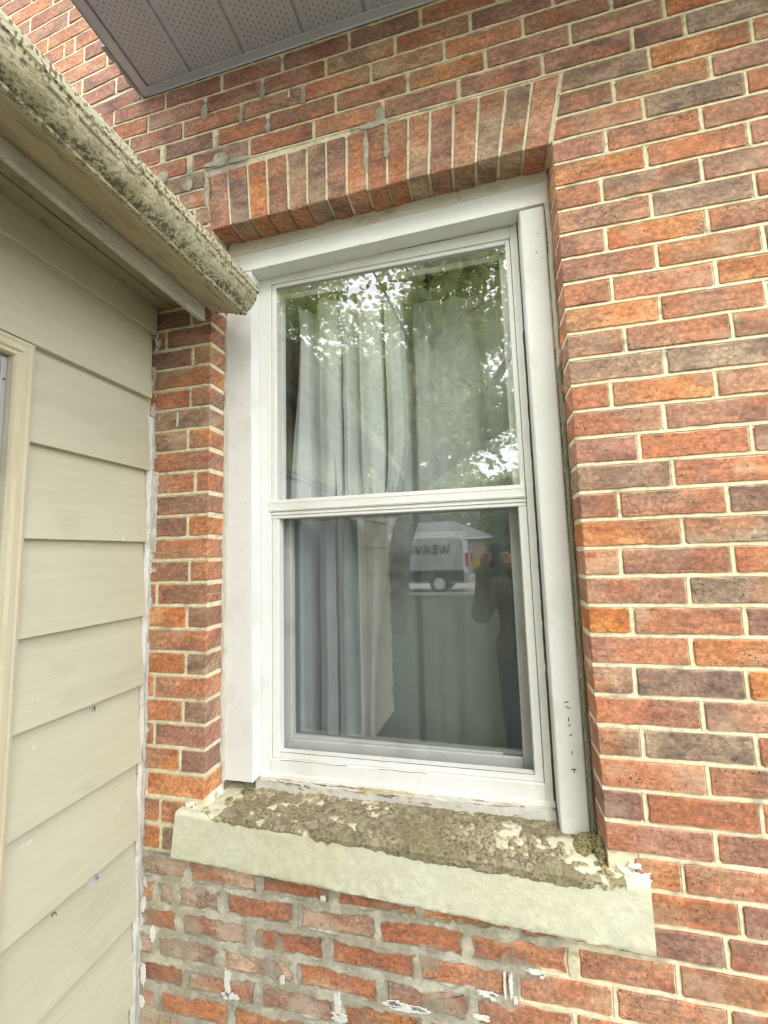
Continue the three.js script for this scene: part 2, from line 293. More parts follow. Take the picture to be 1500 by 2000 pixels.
function slab(z0, z1, e, xr = 0.92) {
  const s = new THREE.Shape([[-3.1, -2.66], [xr, -2.66], [xr, 2.3], [-3.1, 2.3]].map(([x, y]) => new THREE.Vector2(x, y + H)));
  s.holes.push(new THREE.Path([[-1.106 - e, -1.87], [-1.106 - e, archBot(-1.106) + e * 3.4], [e, archBot(0) + e * 3.4], [e, -1.87]].map(([x, y]) => new THREE.Vector2(x, y + H))));
  return new THREE.ExtrudeGeometry(s, { depth: z1 - z0, bevelEnabled: false }).translate(0, 0, z0);
}
{
  const gs = [muv(slab(-0.103, -0.0042, 0.003))];
  const r = rng(77);
  const rib = (ax, ay, bx, by, w, z) => {                    // an uneven bead laid between two bricks
    const L = Math.hypot(bx - ax, by - ay), n = Math.max(2, Math.round(L / 0.03)), pos = [], nx = -(by - ay) / L, ny = (bx - ax) / L; let prev;
    for (let i = 0; i <= n; i++) { const t = i / n, x = lerp(ax, bx, t), y = lerp(ay, by, t), wob = (fbm(x * 40, y * 40, 2, 0, 0, 8) - 0.5) * 0.003, h = w * (0.8 + 0.45 * vn(x * 60 + 7, y * 60, 0, 0, 3)), zf = z + (vn(x * 35, y * 35, 0, 0, 5) - 0.5) * 0.0016;
      const c = [[x + nx * (wob - h), y + ny * (wob - h), -0.006], [x + nx * (wob - h * 0.72), y + ny * (wob - h * 0.72), zf], [x + nx * (wob + h * 0.72), y + ny * (wob + h * 0.72), zf], [x + nx * (wob + h), y + ny * (wob + h), -0.006]].map(([X, Y, Z]) => [X, Y + H, Z]);
      if (prev) for (let k = 0; k < 3; k++) pos.push(...prev[k], ...c[k], ...c[k + 1], ...prev[k], ...c[k + 1], ...prev[k + 1]); prev = c; }
    const g = new THREE.BufferGeometry(); g.setAttribute('position', new THREE.Float32BufferAttribute(pos, 3)); g.computeVertexNormals(); return muv(g); };
  for (let k = -27; k <= 36; k++) {
    const spans = k <= -10 ? [[-3.1, -1.2]] : k < -4 ? [[-2.6, 0.9]] : k === -4 ? [[-2.6, 0.9]] : k < 0 ? [[-2.6, -1.14], [0.03, 0.9]] : k <= 24 ? [[-1.36, -1.107], [0.001, 0.9]] : k <= 27 ? [[-1.36, -1.19], [0.07, 0.9]] : [[-1.36, 0.9]];
    for (const [a, b] of spans) { const gy = wallGrey((Math.max(a, -1.3) + Math.min(b, 0.5)) / 2, -k * P); for (let x = a; x < b - 0.01; x += 0.35) { const e = Math.min(b, x + 0.35); const gg = wallGrey((x + e) / 2, -k * P); gs.push(rib(x, -k * P + drop(x, k + 0.5), e, -k * P + drop(e, k + 0.5), 0.0042 + 0.0045 * gg, gg > 0.5 ? -0.0012 : -0.0016)); } }
  }
  for (const [x, k, s] of joints) { const d = drop(x, k), w = { '': 0.0044, s: 0.0068, w: 0.0125 }[s] * (0.9 + 0.3 * r()); gs.push(rib(x, -k * P + 0.002 + d, x + (r() - 0.5) * 0.003, -(k - 1) * P - 0.002 + d, w, s ? -0.0008 : -0.0018)); }
  for (const t of archX.split(' ')) { const [a, b] = t.slice(1).split(',').map(Number); gs.push(rib(b, archBot(b) + 0.004, a, archTop(a) - 0.004, 0.0042, -0.0014)); }
  part('mortar', gs, mortarMat, wall);
  part('inner_leaf', slab(-0.29, -0.105, 0.0), std({ color: rgb(150, 140, 128), roughness: 1 }), wall);
}
// ---------------------------------------------------------------- the window
const paintBump = tex(512, 512, (u, v) => grey(0.6 * fbm(u * 40, v * 40, 3, 40, 40, 14) + 0.4 * fbm(u * 8, v * 8, 2, 8, 8, 15)), false, [2, 2]);
const speck = (base, stain, amt, sd, fine = 60) => tex(1024, 1024, (u, v) => { const n = fbm(u * 10, v * 10, 4, 10, 10, sd), f = fbm(u * fine, v * fine, 3, fine, fine, sd + 2), q = vn(u * 260, v * 260, 260, 260, sd + 4);
  let c = mix3(base, stain, sm(0.5, 0.8, n) * amt); c = mix3(c, stain, sm(0.62, 0.78, f) * amt * 0.6); c = mix3(c, [92, 86, 72], sm(0.972, 0.99, q) * 0.55); return c.map((w) => w * (0.985 + 0.03 * f)); });
const white = std({ map: speck([232, 231, 228], [214, 209, 196], 0.5, 100), bumpMap: paintBump, bumpScale: 0.0006, roughness: 0.38 });
const casingMat = std({ map: speck([230, 230, 227], [212, 209, 198], 0.4, 110), bumpMap: paintBump, bumpScale: 0.0008, roughness: 0.34 });
const dirtyWhite = std({ map: speck([212, 206, 190], [164, 146, 108], 0.9, 120, 30), bumpMap: gritBump, bumpScale: 0.0015, roughness: 0.75 });
const sashMat = std({ map: speck([176, 178, 174], [150, 148, 140], 0.5, 130), roughness: 0.45 });  // darker than the white frame: shade of the recess put into the colour
const trackMat = std({ color: rgb(150, 150, 146), roughness: 0.5 });
const moldMat = std({ map: tex(512, 512, (u, v) => { const n = fbm(u * 60, v * 60, 4, 60, 60, 141), m = fbm(u * 14, v * 14, 3, 14, 14, 143); let c = mix3([206, 204, 188], [168, 170, 140], sm(0.4, 0.7, m)); return mix3(c, [44, 46, 38], sm(0.44, 0.54, n) * 0.92); }, true, [5, 5]), bumpMap: gritBump, bumpScale: 0.002, roughness: 0.9 });
const caulkMat = std({ map: speck([226, 222, 208], [190, 178, 146], 0.6, 150, 40), bumpMap: gritBump, bumpScale: 0.0025, roughness: 0.7 });
const glass = new THREE.MeshPhysicalMaterial({ color: new THREE.Color(0.965, 0.99, 0.975), transmission: 1, thickness: 0, roughness: 0, ior: 2.5, side: THREE.DoubleSide });
const glassIn = new THREE.MeshPhysicalMaterial({ color: new THREE.Color(0.99, 1, 0.995), transmission: 1, thickness: 0, roughness: 0, ior: 1.6, side: THREE.DoubleSide });
const glassLow = new THREE.MeshPhysicalMaterial({ color: new THREE.Color(0.56, 0.59, 0.58), transmission: 1, thickness: 0, roughness: 0, ior: 2.1, side: THREE.DoubleSide });  // dark tint added to dim the curtain behind the lower sash
const win = thing('sash_window', 'tall white double hung window in the brick opening, pale curtains behind its glass', 'window', [-0.55, H - 1.84, -0.15]);
// profile swept along a straight run: pts are (u, w) pairs across it
function bead(a, b, r, wob, sd) {                          // a squeezed line of sealant between two points
  const n = Math.max(3, Math.round(a.distanceTo(b) / 0.02)), pts = []; for (let i = 0; i <= n; i++) { const t = i / n, p = a.clone().lerp(b, t); p.x += (fbm(i * 0.7, sd, 2) - 0.5) * wob; p.y += (fbm(i * 0.7, sd + 9, 2) - 0.5) * wob; p.z += (fbm(i * 0.9, sd + 5, 2) - 0.5) * wob; pts.push(p); }
  return new THREE.TubeGeometry(new THREE.CatmullRomCurve3(pts), n * 2, r, 6).toNonIndexed();
}
const V = (x, y, z) => new THREE.Vector3(x, y + H, z);
function plate(xyz, th) {                                   // a bent sheet: quad corners (x, y, z), thickness to the back
  const s = new THREE.Shape(xyz.map(([x, y]) => new THREE.Vector2(x, y + H))); const g = new THREE.ExtrudeGeometry(s, { depth: th - 0.003, bevelEnabled: true, bevelSize: 0.0015, bevelThickness: 0.0015, bevelSegments: 2 }); g.translate(0, 0, xyz[0][2] - th + 0.0015); return uvm(g);
}
// aluminium casings; the head one hangs a little out of true
{
  const head = part('casing', [plate([[-1.098, -0.056, -0.09], [-0.003, -0.031, -0.09], [-0.003, 0.036, -0.09], [-1.098, 0.010, -0.09]], 0.0595)], casingMat, win);
  part('casing', [plate([[-1.1, -1.795, -0.092], [-1.0, -1.795, -0.092], [-1.014, -0.058, -0.092], [-1.1, -0.058, -0.092]], 0.055), rbox(-1.0135, -1.0115, -1.79, -0.06, -0.146, -0.094, 0.0008)], casingMat, win);
  const rc = new THREE.Shape(); rc.moveTo(-0.0145, 0.15); rc.lineTo(-0.0145, 0.099); rc.quadraticCurveTo(-0.0155, 0.0905, -0.022, 0.0895); rc.lineTo(-0.083, 0.091); rc.quadraticCurveTo(-0.087, 0.092, -0.088, 0.096); rc.lineTo(-0.088, 0.15); // (x, depth)
  const g = new THREE.ExtrudeGeometry(rc, { depth: 1.797, bevelEnabled: false, curveSegments: 8 }); g.rotateX(-Math.PI / 2); g.translate(0, H - 1.84, 0); uvm(g); g.computeVertexNormals();
  part('casing', g, casingMat, win);
  part('mouldy_caulk', [bead(V(-0.007, -1.83, -0.098), V(-0.006, -0.5, -0.098), 0.0085, 0.004, 3), rbox(-0.015, 0.004, -1.845, -0.05, -0.104, -0.1, 0.001)], moldMat, win, 'sealant beside the right casing, black with mould');
  part('caulk', [bead(V(-0.005, -0.5, -0.097), V(-0.004, 0.06, -0.094), 0.0085, 0.004, 5), bead(V(-0.004, -0.66, -0.099), V(-0.005, -0.5, -0.0955), 0.0082, 0.006, 6), bead(V(-0.002, -0.8, -0.101), V(-0.004, -0.66, -0.0975), 0.0078, 0.007, 9), bead(V(-1.103, -1.8, -0.088), V(-1.103, 0.03, -0.088), 0.0075, 0.006, 7), bead(V(-1.108, -1.75, -0.08), V(-1.106, -0.25, -0.082), 0.004, 0.008, 8)], caulkMat, win);
  part('head_flashing', [plate([[-1.1, 0.010, -0.088], [-0.004, 0.036, -0.088], [-0.004, 0.078, -0.096], [-1.1, 0.062, -0.096]], 0.01), bead(V(-1.09, 0.052, -0.09), V(-0.02, 0.072, -0.09), 0.007, 0.008, 12)], dirtyWhite, win);
}
// outer frame and storm sash
const F = -0.15;
part('frame', [rbox(-1.012, -0.966, -1.79, -0.02, -0.2, F, 0.003), rbox(-0.114, -0.0905, -1.79, -0.02, -0.2, F, 0.003), rbox(-0.966, -0.114, -0.0785, -0.02, -0.2, F, 0.003), rbox(-0.966, -0.114, -1.79, -1.7465, -0.2, F + 0.003, 0.003),
  rbox(-1.012, -0.0905, -1.8045, -1.789, -0.2, F + 0.009, 0.002)], white, win);
part('storm_frame', [rbox(-0.9645, -0.9475, -0.888, -0.0795, -0.19, F - 0.004, 0.002), rbox(-0.1295, -0.1155, -0.888, -0.0795, -0.19, F - 0.004, 0.002), rbox(-0.9475, -0.1295, -0.094, -0.0795, -0.19, F - 0.004, 0.002)], white, win);
part('glazing_track', [rbox(-0.9475, -0.1295, -0.101, -0.0945, -0.19, F - 0.008, 0.001), rbox(-0.9475, -0.1295, -0.0975, -0.0955, -0.19, F - 0.0055, 0.0005)], trackMat, win);
part('storm_stile', [rbox(-0.9645, -0.938, -1.7455, -0.952, -0.19, F - 0.006, 0.002), rbox(-0.9335, -0.9365, -1.7455, -0.952, -0.19, F - 0.012, 0.001)].slice(0, 1), white, win);
part('storm_stile', [rbox(-0.1385, -0.1155, -1.7455, -0.952, -0.19, F - 0.006, 0.002)], white, win);
part('storm_rail', [rbox(-0.938, -0.1385, -1.7455, -1.727, -0.185, F - 0.006, 0.002)], white, win);
part('meeting_rail', [rbox(-0.974, -0.1165, -0.929, -0.888, -0.186, F + 0.004, 0.0025), rbox(-0.974, -0.1165, -0.9005, -0.8985, -0.186, F + 0.0055, 0.0006), rbox(-0.974, -0.1165, -0.9245, -0.922, -0.186, F + 0.0055, 0.0006), rbox(-0.9645, -0.1155, -0.9415, -0.9295, -0.186, F - 0.001, 0.0015), rbox(-0.9645, -0.1155, -0.953, -0.942, -0.186, F - 0.004, 0.002)], white, win);
part('storm_pane', new THREE.PlaneGeometry(0.826, 0.8).translate(-0.539, H - 0.49, -0.16), glass, win);
// upper sash behind it
part('upper_sash', [rbox(-0.972, -0.9465, -0.93, -0.07, -0.232, -0.198, 0.003), rbox(-0.146, -0.114, -0.93, -0.07, -0.232, -0.198, 0.003), rbox(-0.9465, -0.146, -0.093, -0.07, -0.232, -0.198, 0.003), rbox(-0.9465, -0.146, -0.93, -0.893, -0.232, -0.198, 0.003)], white, win);
part('pane', new THREE.PlaneGeometry(0.81, 0.81).translate(-0.546, H - 0.493, -0.215), glassIn, win);
// lower sash, set back; its shade is put into the grey of its material
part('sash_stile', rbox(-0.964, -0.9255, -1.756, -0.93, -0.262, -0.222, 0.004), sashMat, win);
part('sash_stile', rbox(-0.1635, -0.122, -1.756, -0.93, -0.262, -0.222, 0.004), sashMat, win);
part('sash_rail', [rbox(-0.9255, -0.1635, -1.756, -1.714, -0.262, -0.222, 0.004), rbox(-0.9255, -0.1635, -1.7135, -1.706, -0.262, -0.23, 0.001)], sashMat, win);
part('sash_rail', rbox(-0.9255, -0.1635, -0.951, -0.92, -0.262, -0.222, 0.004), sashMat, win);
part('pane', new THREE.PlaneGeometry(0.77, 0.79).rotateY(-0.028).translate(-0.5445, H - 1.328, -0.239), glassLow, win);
part('pane', new THREE.PlaneGeometry(0.77, 0.79).rotateY(-0.028).translate(-0.5445, H - 1.328, -0.2505), glassIn, win);
part('sill_track', [rbox(-0.975, -0.115, -1.79, -1.757, -0.29, -0.2, 0.001), rbox(-0.938, -0.1385, -1.757, -1.7535, -0.215, -0.186, 0.001)], std({ map: speck([150, 146, 136], [84, 78, 68], 0.9, 160, 40), roughness: 0.8 }), win);
// jamb boards that close the gap to the wall
part('jamb', [box(-1.109, -1.0, H - 1.86, H + 0.1, -0.289, -0.2, 0), box(-0.101, 0.0015, H - 1.86, H + 0.1, -0.289, -0.2, 0), box(-1.0, -0.101, H - 0.046, H + 0.1, -0.289, -0.2, 0), box(-1.0, -0.101, H - 1.865, H - 1.7905, -0.2885, -0.2, 0), box(-1.0145, -1.012, H - 1.8, H - 0.05, -0.2, -0.146, 0)], white, win);
// peeling timber sub-sill under the frame
function lumpy(x0, x1, y0, y1, z0, z1, nx, ny, nz, amp, sd, f = 30) {
  const g = new THREE.BoxGeometry(x1 - x0, y1 - y0, z1 - z0, nx, ny, nz); g.translate((x0 + x1) / 2, (y0 + y1) / 2, (z0 + z1) / 2); const p = g.attributes.position;
  for (let i = 0; i < p.count; i++) { const x = p.getX(i), y = p.getY(i), z = p.getZ(i); p.setXYZ(i, x + (fbm(y * f + 3, z * f + x * f, 3, 0, 0, sd) - 0.5) * amp, y + (fbm(x * f, z * f, 3, 0, 0, sd + 4) - 0.5) * amp * 1.6, z + (fbm(x * f, y * f + 9, 3, 0, 0, sd + 8) - 0.5) * amp * 1.6); }
  g.computeVertexNormals(); return uvm(g);
}
const timber = std({ map: tex(1024, 512, (u, v) => { const n = fbm(u * 14, v * 20, 4, 14, 20, 171), st = fbm(u * 20, v * 120, 3, 20, 120, 173); let c = mix3([206, 202, 194], [186, 172, 130], sm(0.52, 0.68, n)); c = mix3(c, [120, 96, 66], sm(0.62, 0.72, st) * 0.55); return c; }), bumpMap: gritBump, bumpScale: 0.003, roughness: 0.85 });
part('timber_sill', [lumpy(-1.008, -0.092, H - 1.842, H - 1.8055, -0.2, -0.126, 90, 3, 5, 0.006, 21), lumpy(-1.0, -0.1, H - 1.812, H - 1.801, -0.2, -0.137, 80, 2, 3, 0.005, 25, 50)], timber, win);
part('peeled_paint', [[-0.735, 0.05], [-0.55, 0.02], [-0.29, 0.012], [-0.86, 0.02], [-0.68, 0.018], [-0.42, 0.012]].map(([x, w], i) => { const g = lumpy(x, x + w, H - 1.815 - 0.006 * (i % 3), H - 1.804 - 0.006 * (i % 3), -0.128, -0.1265, 8, 3, 1, 0.006, 60 + i, 90); return g; }), caulkMat, win);
part('dirt', [[-0.93, -1.803], [-0.9, -1.805], [-0.87, -1.807], [-0.84, -1.81], [-0.6, -1.81], [-0.58, -1.812], [-0.57, -1.807], [-0.56, -1.812]].map(([x, y], i) => { const r = rng(900 + i); return new THREE.TubeGeometry(new THREE.CatmullRomCurve3([0, 1, 2, 3].map((k) => V(x + k * 0.008, y + (r() - 0.5) * 0.008, -0.124 + (r() - 0.5) * 0.004))), 8, 0.0011, 4).toNonIndexed(); }), std({ color: rgb(74, 56, 40), roughness: 1 }), win);
part('grime', [bead(V(-0.995, -1.8065, -0.139), V(-0.62, -1.808, -0.1385), 0.0022, 0.004, 61), bead(V(-0.4, -1.8085, -0.1385), V(-0.1, -1.8075, -0.139), 0.0018, 0.004, 63), bead(V(-1.009, -1.79, -0.15), V(-1.011, -1.25, -0.15), 0.0016, 0.002, 65), bead(V(-0.93, -1.7475, -0.1475), V(-0.7, -1.7475, -0.1475), 0.0009, 0.002, 66), bead(V(-0.6, -1.7475, -0.1475), V(-0.45, -1.7475, -0.1475), 0.0009, 0.002, 67), bead(V(-0.936, -1.7275, -0.157), V(-0.14, -1.7275, -0.157), 0.001, 0.001, 68), bead(V(-1.006, -0.047, -0.15), V(-0.1, -0.04, -0.15), 0.0011, 0.002, 69), bead(V(-0.0925, -1.8, -0.151), V(-0.0925, -0.4, -0.151), 0.0017, 0.002, 70)], std({ map: tex(512, 512, (u, v) => mix3([52, 46, 36], [128, 118, 88], sm(0.4, 0.62, fbm(u * 50, v * 50, 3, 50, 50, 551))), true, [4, 4]), roughness: 1 }), win);
// insect cocoons and dark specks on the casings
{
  const spots = [[-0.052, -1.5, .011, .3], [-0.049, -1.514, .012, -.4], [-0.05, -1.545, .009, 1.6], [-0.049, -1.56, .006, 1.2], [-0.047, -1.585, .008, .6], [-0.0475, -1.63, .009, 1.5], [-0.046, -1.672, .012, .1], [-0.045, -1.676, .008, 1.4], [-0.04, -0.13, .003, 1], [-0.047, -0.19, .005, 1.4], [-0.032, -0.21, .002, 1], [-0.93, -0.06, .003, 0], [-0.6, -0.043, .003, 0], [-1.05, -0.41, .0025, 1], [-1.045, -0.55, .003, 1], [-1.06, -0.79, .002, 1], [-1.03, -0.9, .003, .4]];
  part('speck', spots.map(([x, y, L, a]) => { const g = new THREE.SphereGeometry(1, 7, 5); g.scale(L * 0.72, 0.0013, 0.0011); g.rotateZ(a); g.translate(x, y + H, -0.0895 + (x < -1 ? -0.002 : x > -0.06 ? 0 : 0)); return g.toNonIndexed(); }), std({ color: rgb(42, 38, 32), roughness: 1 }), win);
}
// ---------------------------------------------------------------- stone sill under the window
{
  const sill = thing('window_sill', 'pale green painted concrete sill under the window, its top crusted with brown moss', 'window sill', [-0.55, H - 2.0, 0]);
  const nx = 230, path = [];                                // (y, z) across: under, front, over the top
  const yb = (x) => -1.9845 - 0.02 * (x + 0.55) / 0.63 + (fbm(x * 26, 3, 3, 0, 0, 33) - 0.5) * 0.005, yt = (x) => -1.842 - 0.012 * (x + 0.55) / 0.63;
  for (let i = 0; i <= 8; i++) path.push(['u', i / 8]); for (let i = 1; i <= 22; i++) path.push(['f', i / 22]); for (let i = 1; i <= 26; i++) path.push(['t', i / 26]);
  const at = (x, [k, t]) => {
    let y, z; const b = yb(x), T = yt(x); if (k === 'u') { y = b; z = lerp(-0.1, 0.03, t); } else if (k === 'f') { y = lerp(b, T, t); z = 0.03; } else { y = lerp(T, -1.832, t); z = lerp(0.03, -0.15, t); }
    const cr = 0.008; const df = Math.min(k === 'f' ? Math.min(t, 1 - t) * (T - b) : k === 'u' ? (1 - t) * 0.13 : t * 0.18, cr) / cr; const rd = (1 - df) * (1 - df) * cr * 0.42;
    z -= rd; y += (k === 'u' || (k === 'f' && t < 0.5) ? 1 : -1) * rd; return [y, z]; };
  const pos = [], idx = [], np = path.length;
  const xl = (t, k) => -1.181 - (k === 'f' ? (1 - t) * 0.014 : k === 'u' ? 0.014 : 0), xr = () => 0.0795;
  for (let i = 0; i <= nx; i++) for (let j = 0; j < np; j++) { const [k, t] = path[j]; const x = lerp(xl(t, k), xr(), i / nx); let [y, z] = at(x, path[j]); const s = fbm(x * 55, y * 55 + z * 55, 3, 0, 0, 35) - 0.5, s2 = fbm(x * 160, y * 160 + z * 160, 2, 0, 0, 36) - 0.5, ed = sm(0.25, 0.0, k === 'f' ? t : 1); const am = 0.0014 + 0.003 * ed;
    if (k === 'f') z += s * am + s2 * 0.0012; else if (k === 't') y += s * 0.006 + s2 * 0.003; else y += s * 0.006; pos.push(x, y + H, z); }
  for (let i = 0; i < nx; i++) for (let j = 0; j < np - 1; j++) { const a = i * np + j, b = a + np; idx.push(a, b, b + 1, a, b + 1, a + 1); }
  for (const e of [0, nx]) { const c = pos.length / 3; let sy = 0, sz = 0; for (let j = 0; j < np; j++) { sy += pos[(e * np + j) * 3 + 1]; sz += pos[(e * np + j) * 3 + 2]; } pos.push(pos[e * np * 3], sy / np, sz / np); for (let j = 0; j < np; j++) { const a = e * np + j, b = e * np + (j + 1) % np; e ? idx.push(c, a, b) : idx.push(c, b, a); } }
  const g = new THREE.BufferGeometry(); g.setAttribute('position', new THREE.Float32BufferAttribute(pos, 3)); g.setIndex(idx); g.computeVertexNormals(); const nn = g.attributes.normal.clone(); const g2 = uvm(toCreasedNormals(g, 0.9));
  const stucco = std({ map: tex(1024, 1024, (u, v) => { const n = fbm(u * 7, v * 7, 4, 7, 7, 181), f = fbm(u * 70, v * 70, 3, 70, 70, 183), q = vn(u * 170, v * 170, 170, 170, 185); let c = mix3([214, 211, 186], [210, 203, 170], sm(0.5, 0.75, n) * 0.5); c = mix3(c, [219, 218, 200], sm(0.55, 0.75, fbm(u * 11, v * 11, 3, 11, 11, 187)) * 0.5); c = mix3(c, [120, 112, 90], sm(0.975, 0.99, q) * 0.6); return c.map((w) => w * (0.95 + 0.1 * f)); }), bumpMap: tex(512, 512, (u, v) => grey(0.6 * fbm(u * 90, v * 90, 3, 90, 90, 191) + 0.4 * fbm(u * 30, v * 30, 3, 30, 30, 193)), false, [2, 2]), bumpScale: 0.0011, roughness: 0.93 });
  part('painted_concrete', g2, stucco, sill);
  // crust of moss and dirt: a thin uneven layer, in patches, over the top and a little down the front
  const cp = [], cc = []; const NX = 760, NT = 136; const P3 = (i, j) => { const x = lerp(-1.16, 0.03, i / NX); const s = j / NT * 0.215 - 0.03; // metres from the front arris
    let y, z; const T = yt(x); if (s < 0) { y = T + s; z = 0.0305; } else { y = lerp(T, -1.832, s / 0.18); z = 0.03 - s; } const rd = Math.max(0, 1 - Math.abs(s) / 0.008); z -= rd * rd * 0.0035; y -= rd * rd * 0.0035;
    const big = fbm(x * 9 + 4, s * 16, 3, 0, 0, 41), fine = fbm(x * 60, s * 60, 3, 0, 0, 43), vf = fbm(x * 210, s * 210, 2, 0, 0, 45);
    let m = 0.52 + (big - 0.5) * 1.1 + (fine - 0.5) * 0.9 + 0.16 * sm(-1.02, -0.7, x) - 0.65 * sm(-0.98, -1.12, x) - 0.42 * sm(-0.14, -0.02, x) - sm(-0.004 - 0.016 * sm(-0.75, -0.35, x), -0.022 - 0.012 * sm(-0.75, -0.35, x), s) * 0.75; m += 0.12 * sm(0.17, 0.12, s) + 0.02;
    const h = sm(0.38, 0.72, m) * (0.0012 + 0.004 * fine + 0.0022 * vf + 0.001 * fbm(x * 300 + s * 90, s * 330 - x * 70, 2, 0, 0, 47)); if (s < 0) z += h * 0.35; else { y += h; z += h * 0.1; }
    return { p: [x, y + H, z], m, fine, vf, big }; };
  const col = ({ m, fine, vf, big }) => { let c = mix3([132, 122, 98], [158, 148, 122], sm(0.4, 0.65, fine)); c = mix3(c, [84, 74, 58], sm(0.52, 0.7, vf) * 0.7); c = mix3(c, [130, 124, 84], sm(0.58, 0.75, big) * 0.4); c = mix3(c, [196, 184, 146], sm(0.6, 0.42, m) * 0.9); return c.map((w) => ((w / 255 + 0.055) / 1.055) ** 2.4); };
  const grid = []; for (let i = 0; i <= NX; i++) { grid.push([]); for (let j = 0; j <= NT; j++) grid[i].push(P3(i, j)); }
  for (let i = 0; i < NX; i++) for (let j = 0; j < NT; j++) { const q = [grid[i][j], grid[i + 1][j], grid[i + 1][j + 1], grid[i][j + 1]]; for (const [a, b, c] of [[0, 1, 2], [0, 2, 3]]) if (q[a].m + q[b].m + q[c].m > 1.24) for (const k of [a, b, c]) { cp.push(...q[k].p); cc.push(...col(q[k])); } }
  const cg = new THREE.BufferGeometry(); cg.setAttribute('position', new THREE.Float32BufferAttribute(cp, 3)); cg.setAttribute('color', new THREE.Float32BufferAttribute(cc, 3)); cg.setAttribute('uv', new THREE.Float32BufferAttribute(new Float32Array(cp.length / 3 * 2), 2)); uvm(cg); cg.computeVertexNormals();
  const crust = part('moss_crust', cg, std({ vertexColors: true, bumpMap: gritBump, bumpScale: 0.003, roughness: 1, side: THREE.DoubleSide }), sill, 'brown and olive moss crust on top of the sill'); crust.userData.kind = 'stuff';
  // clods of moss against the right casing, dead leaves and grit
  const clod = (x, y, z, s, sd) => { const g = mergeVertices(new THREE.IcosahedronGeometry(1, 4).deleteAttribute('uv').deleteAttribute('normal')); const p = g.attributes.position; for (let i = 0; i < p.count; i++) { const v = new THREE.Vector3().fromBufferAttribute(p, i); const n = 0.72 + 0.6 * fbm(v.x * 2.2 + sd, v.y * 2.2 + v.z * 1.7, 4, 0, 0, 50); p.setXYZ(i, x + v.x * s[0] * n, y + H + v.y * s[1] * n, z + v.z * s[2] * n); } g.computeVertexNormals(); return uvm(g.toNonIndexed()); };
  part('moss_clump', [clod(-0.02, -1.84, -0.07, [0.03, 0.02, 0.03], 3), clod(-0.006, -1.835, -0.045, [0.016, 0.028, 0.03], 5), clod(-0.045, -1.848, -0.055, [0.03, 0.01, 0.03], 9), clod(-0.01, -1.855, -0.015, [0.02, 0.012, 0.02], 14), clod(-1.02, -1.835, -0.1, [0.03, 0.008, 0.02], 23), clod(-1.06, -1.838, -0.06, [0.02, 0.006, 0.02], 27)], std({ map: tex(512, 512, (u, v) => { const n = fbm(u * 40, v * 40, 4, 40, 40, 201); return mix3([154, 144, 106], [88, 80, 54], sm(0.42, 0.62, n)); }, true, [6, 6]), bumpMap: gritBump, bumpScale: 0.004, roughness: 1 }), sill);
  const flake = std({ color: rgb(232, 232, 226), roughness: 0.6 });
  const scrap = (x, y, z, w, h, rot, sd) => { const g = lumpy(-w / 2, w / 2, -h / 2, h / 2, -0.0008, 0.0008, 16, 10, 1, 0.004, sd, 120); const p = g.attributes.position; for (let i = 0; i < p.count; i++) { const u = p.getX(i) / w * 2, v = p.getY(i) / h * 2, k = 0.55 + 0.8 * fbm(u * 2.2 + sd, v * 2.2 + sd * 1.7, 3); p.setXYZ(i, p.getX(i) * k, p.getY(i) * k, p.getZ(i) + 0.003 * (fbm(u * 2 + sd, v * 2, 2) - 0.5)); } g.rotateX(-0.5); g.rotateZ(rot); g.computeVertexNormals(); g.translate(x, y + H, z); return g; };
  for (const [i, q] of [[0.03, -1.838, 0.008, 0.026, 0.009, -0.5], [0.05, -1.848, 0.012, 0.036, 0.009, -0.3], [0.076, -1.857, 0.02, 0.016, 0.02, -0.5], [-1.103, -1.818, -0.03, 0.02, 0.03, 0.7], [-1.094, -1.812, -0.06, 0.02, 0.026, 0.5], [-1.15, -1.822, 0.004, 0.034, 0.011, 0.1], [-1.13, -1.828, 0.006, 0.02, 0.008, 0.2], [0.058, -1.832, 0.0025, 0.026, 0.01, 0]].entries()) part('paint_flake', scrap(...q, 31 + i * 3), flake, sill);
}
// ---------------------------------------------------------------- curtains and the room behind
function cloth(x0, x1, ytop, ybot, nx, ny, fz, fx) {
  const pos = [], uv = [], idx = []; for (let i = 0; i <= nx; i++) for (let j = 0; j <= ny; j++) { const t = j / ny, x = lerp(x0, x1, i / nx), yt = ytop(x), y = lerp(yt, ybot(x), t); pos.push(fx ? fx(x, t) : x, y + H, fz(x, t)); uv.push(x, y); }
  for (let i = 0; i < nx; i++) for (let j = 0; j < ny; j++) { const a = i * (ny + 1) + j, b = a + ny + 1; idx.push(a, a + 1, b, b, a + 1, b + 1); }
  const g = new THREE.BufferGeometry(); g.setAttribute('position', new THREE.Float32BufferAttribute(pos, 3)); g.setAttribute('uv', new THREE.Float32BufferAttribute(uv, 2)); g.setIndex(idx); g.computeVertexNormals(); return g;
}
const spline = (pts) => (x) => { if (x <= pts[0][0]) return pts[0][1]; for (let i = 1; i < pts.length; i++) if (x <= pts[i][0]) { const [a, za] = pts[i - 1], [b, zb] = pts[i], t = (x - a) / (b - a); return lerp(za, zb, t * t * (3 - 2 * t)); } return pts[pts.length - 1][1]; };
const weave = tex(512, 512, (u, v) => { const a = fbm(u * 128, v * 8, 2, 128, 8, 211), b = fbm(u * 8, v * 128, 2, 8, 128, 213); return grey(0.5 + 0.5 * (a + b - 1)); }, false, [5, 5]);
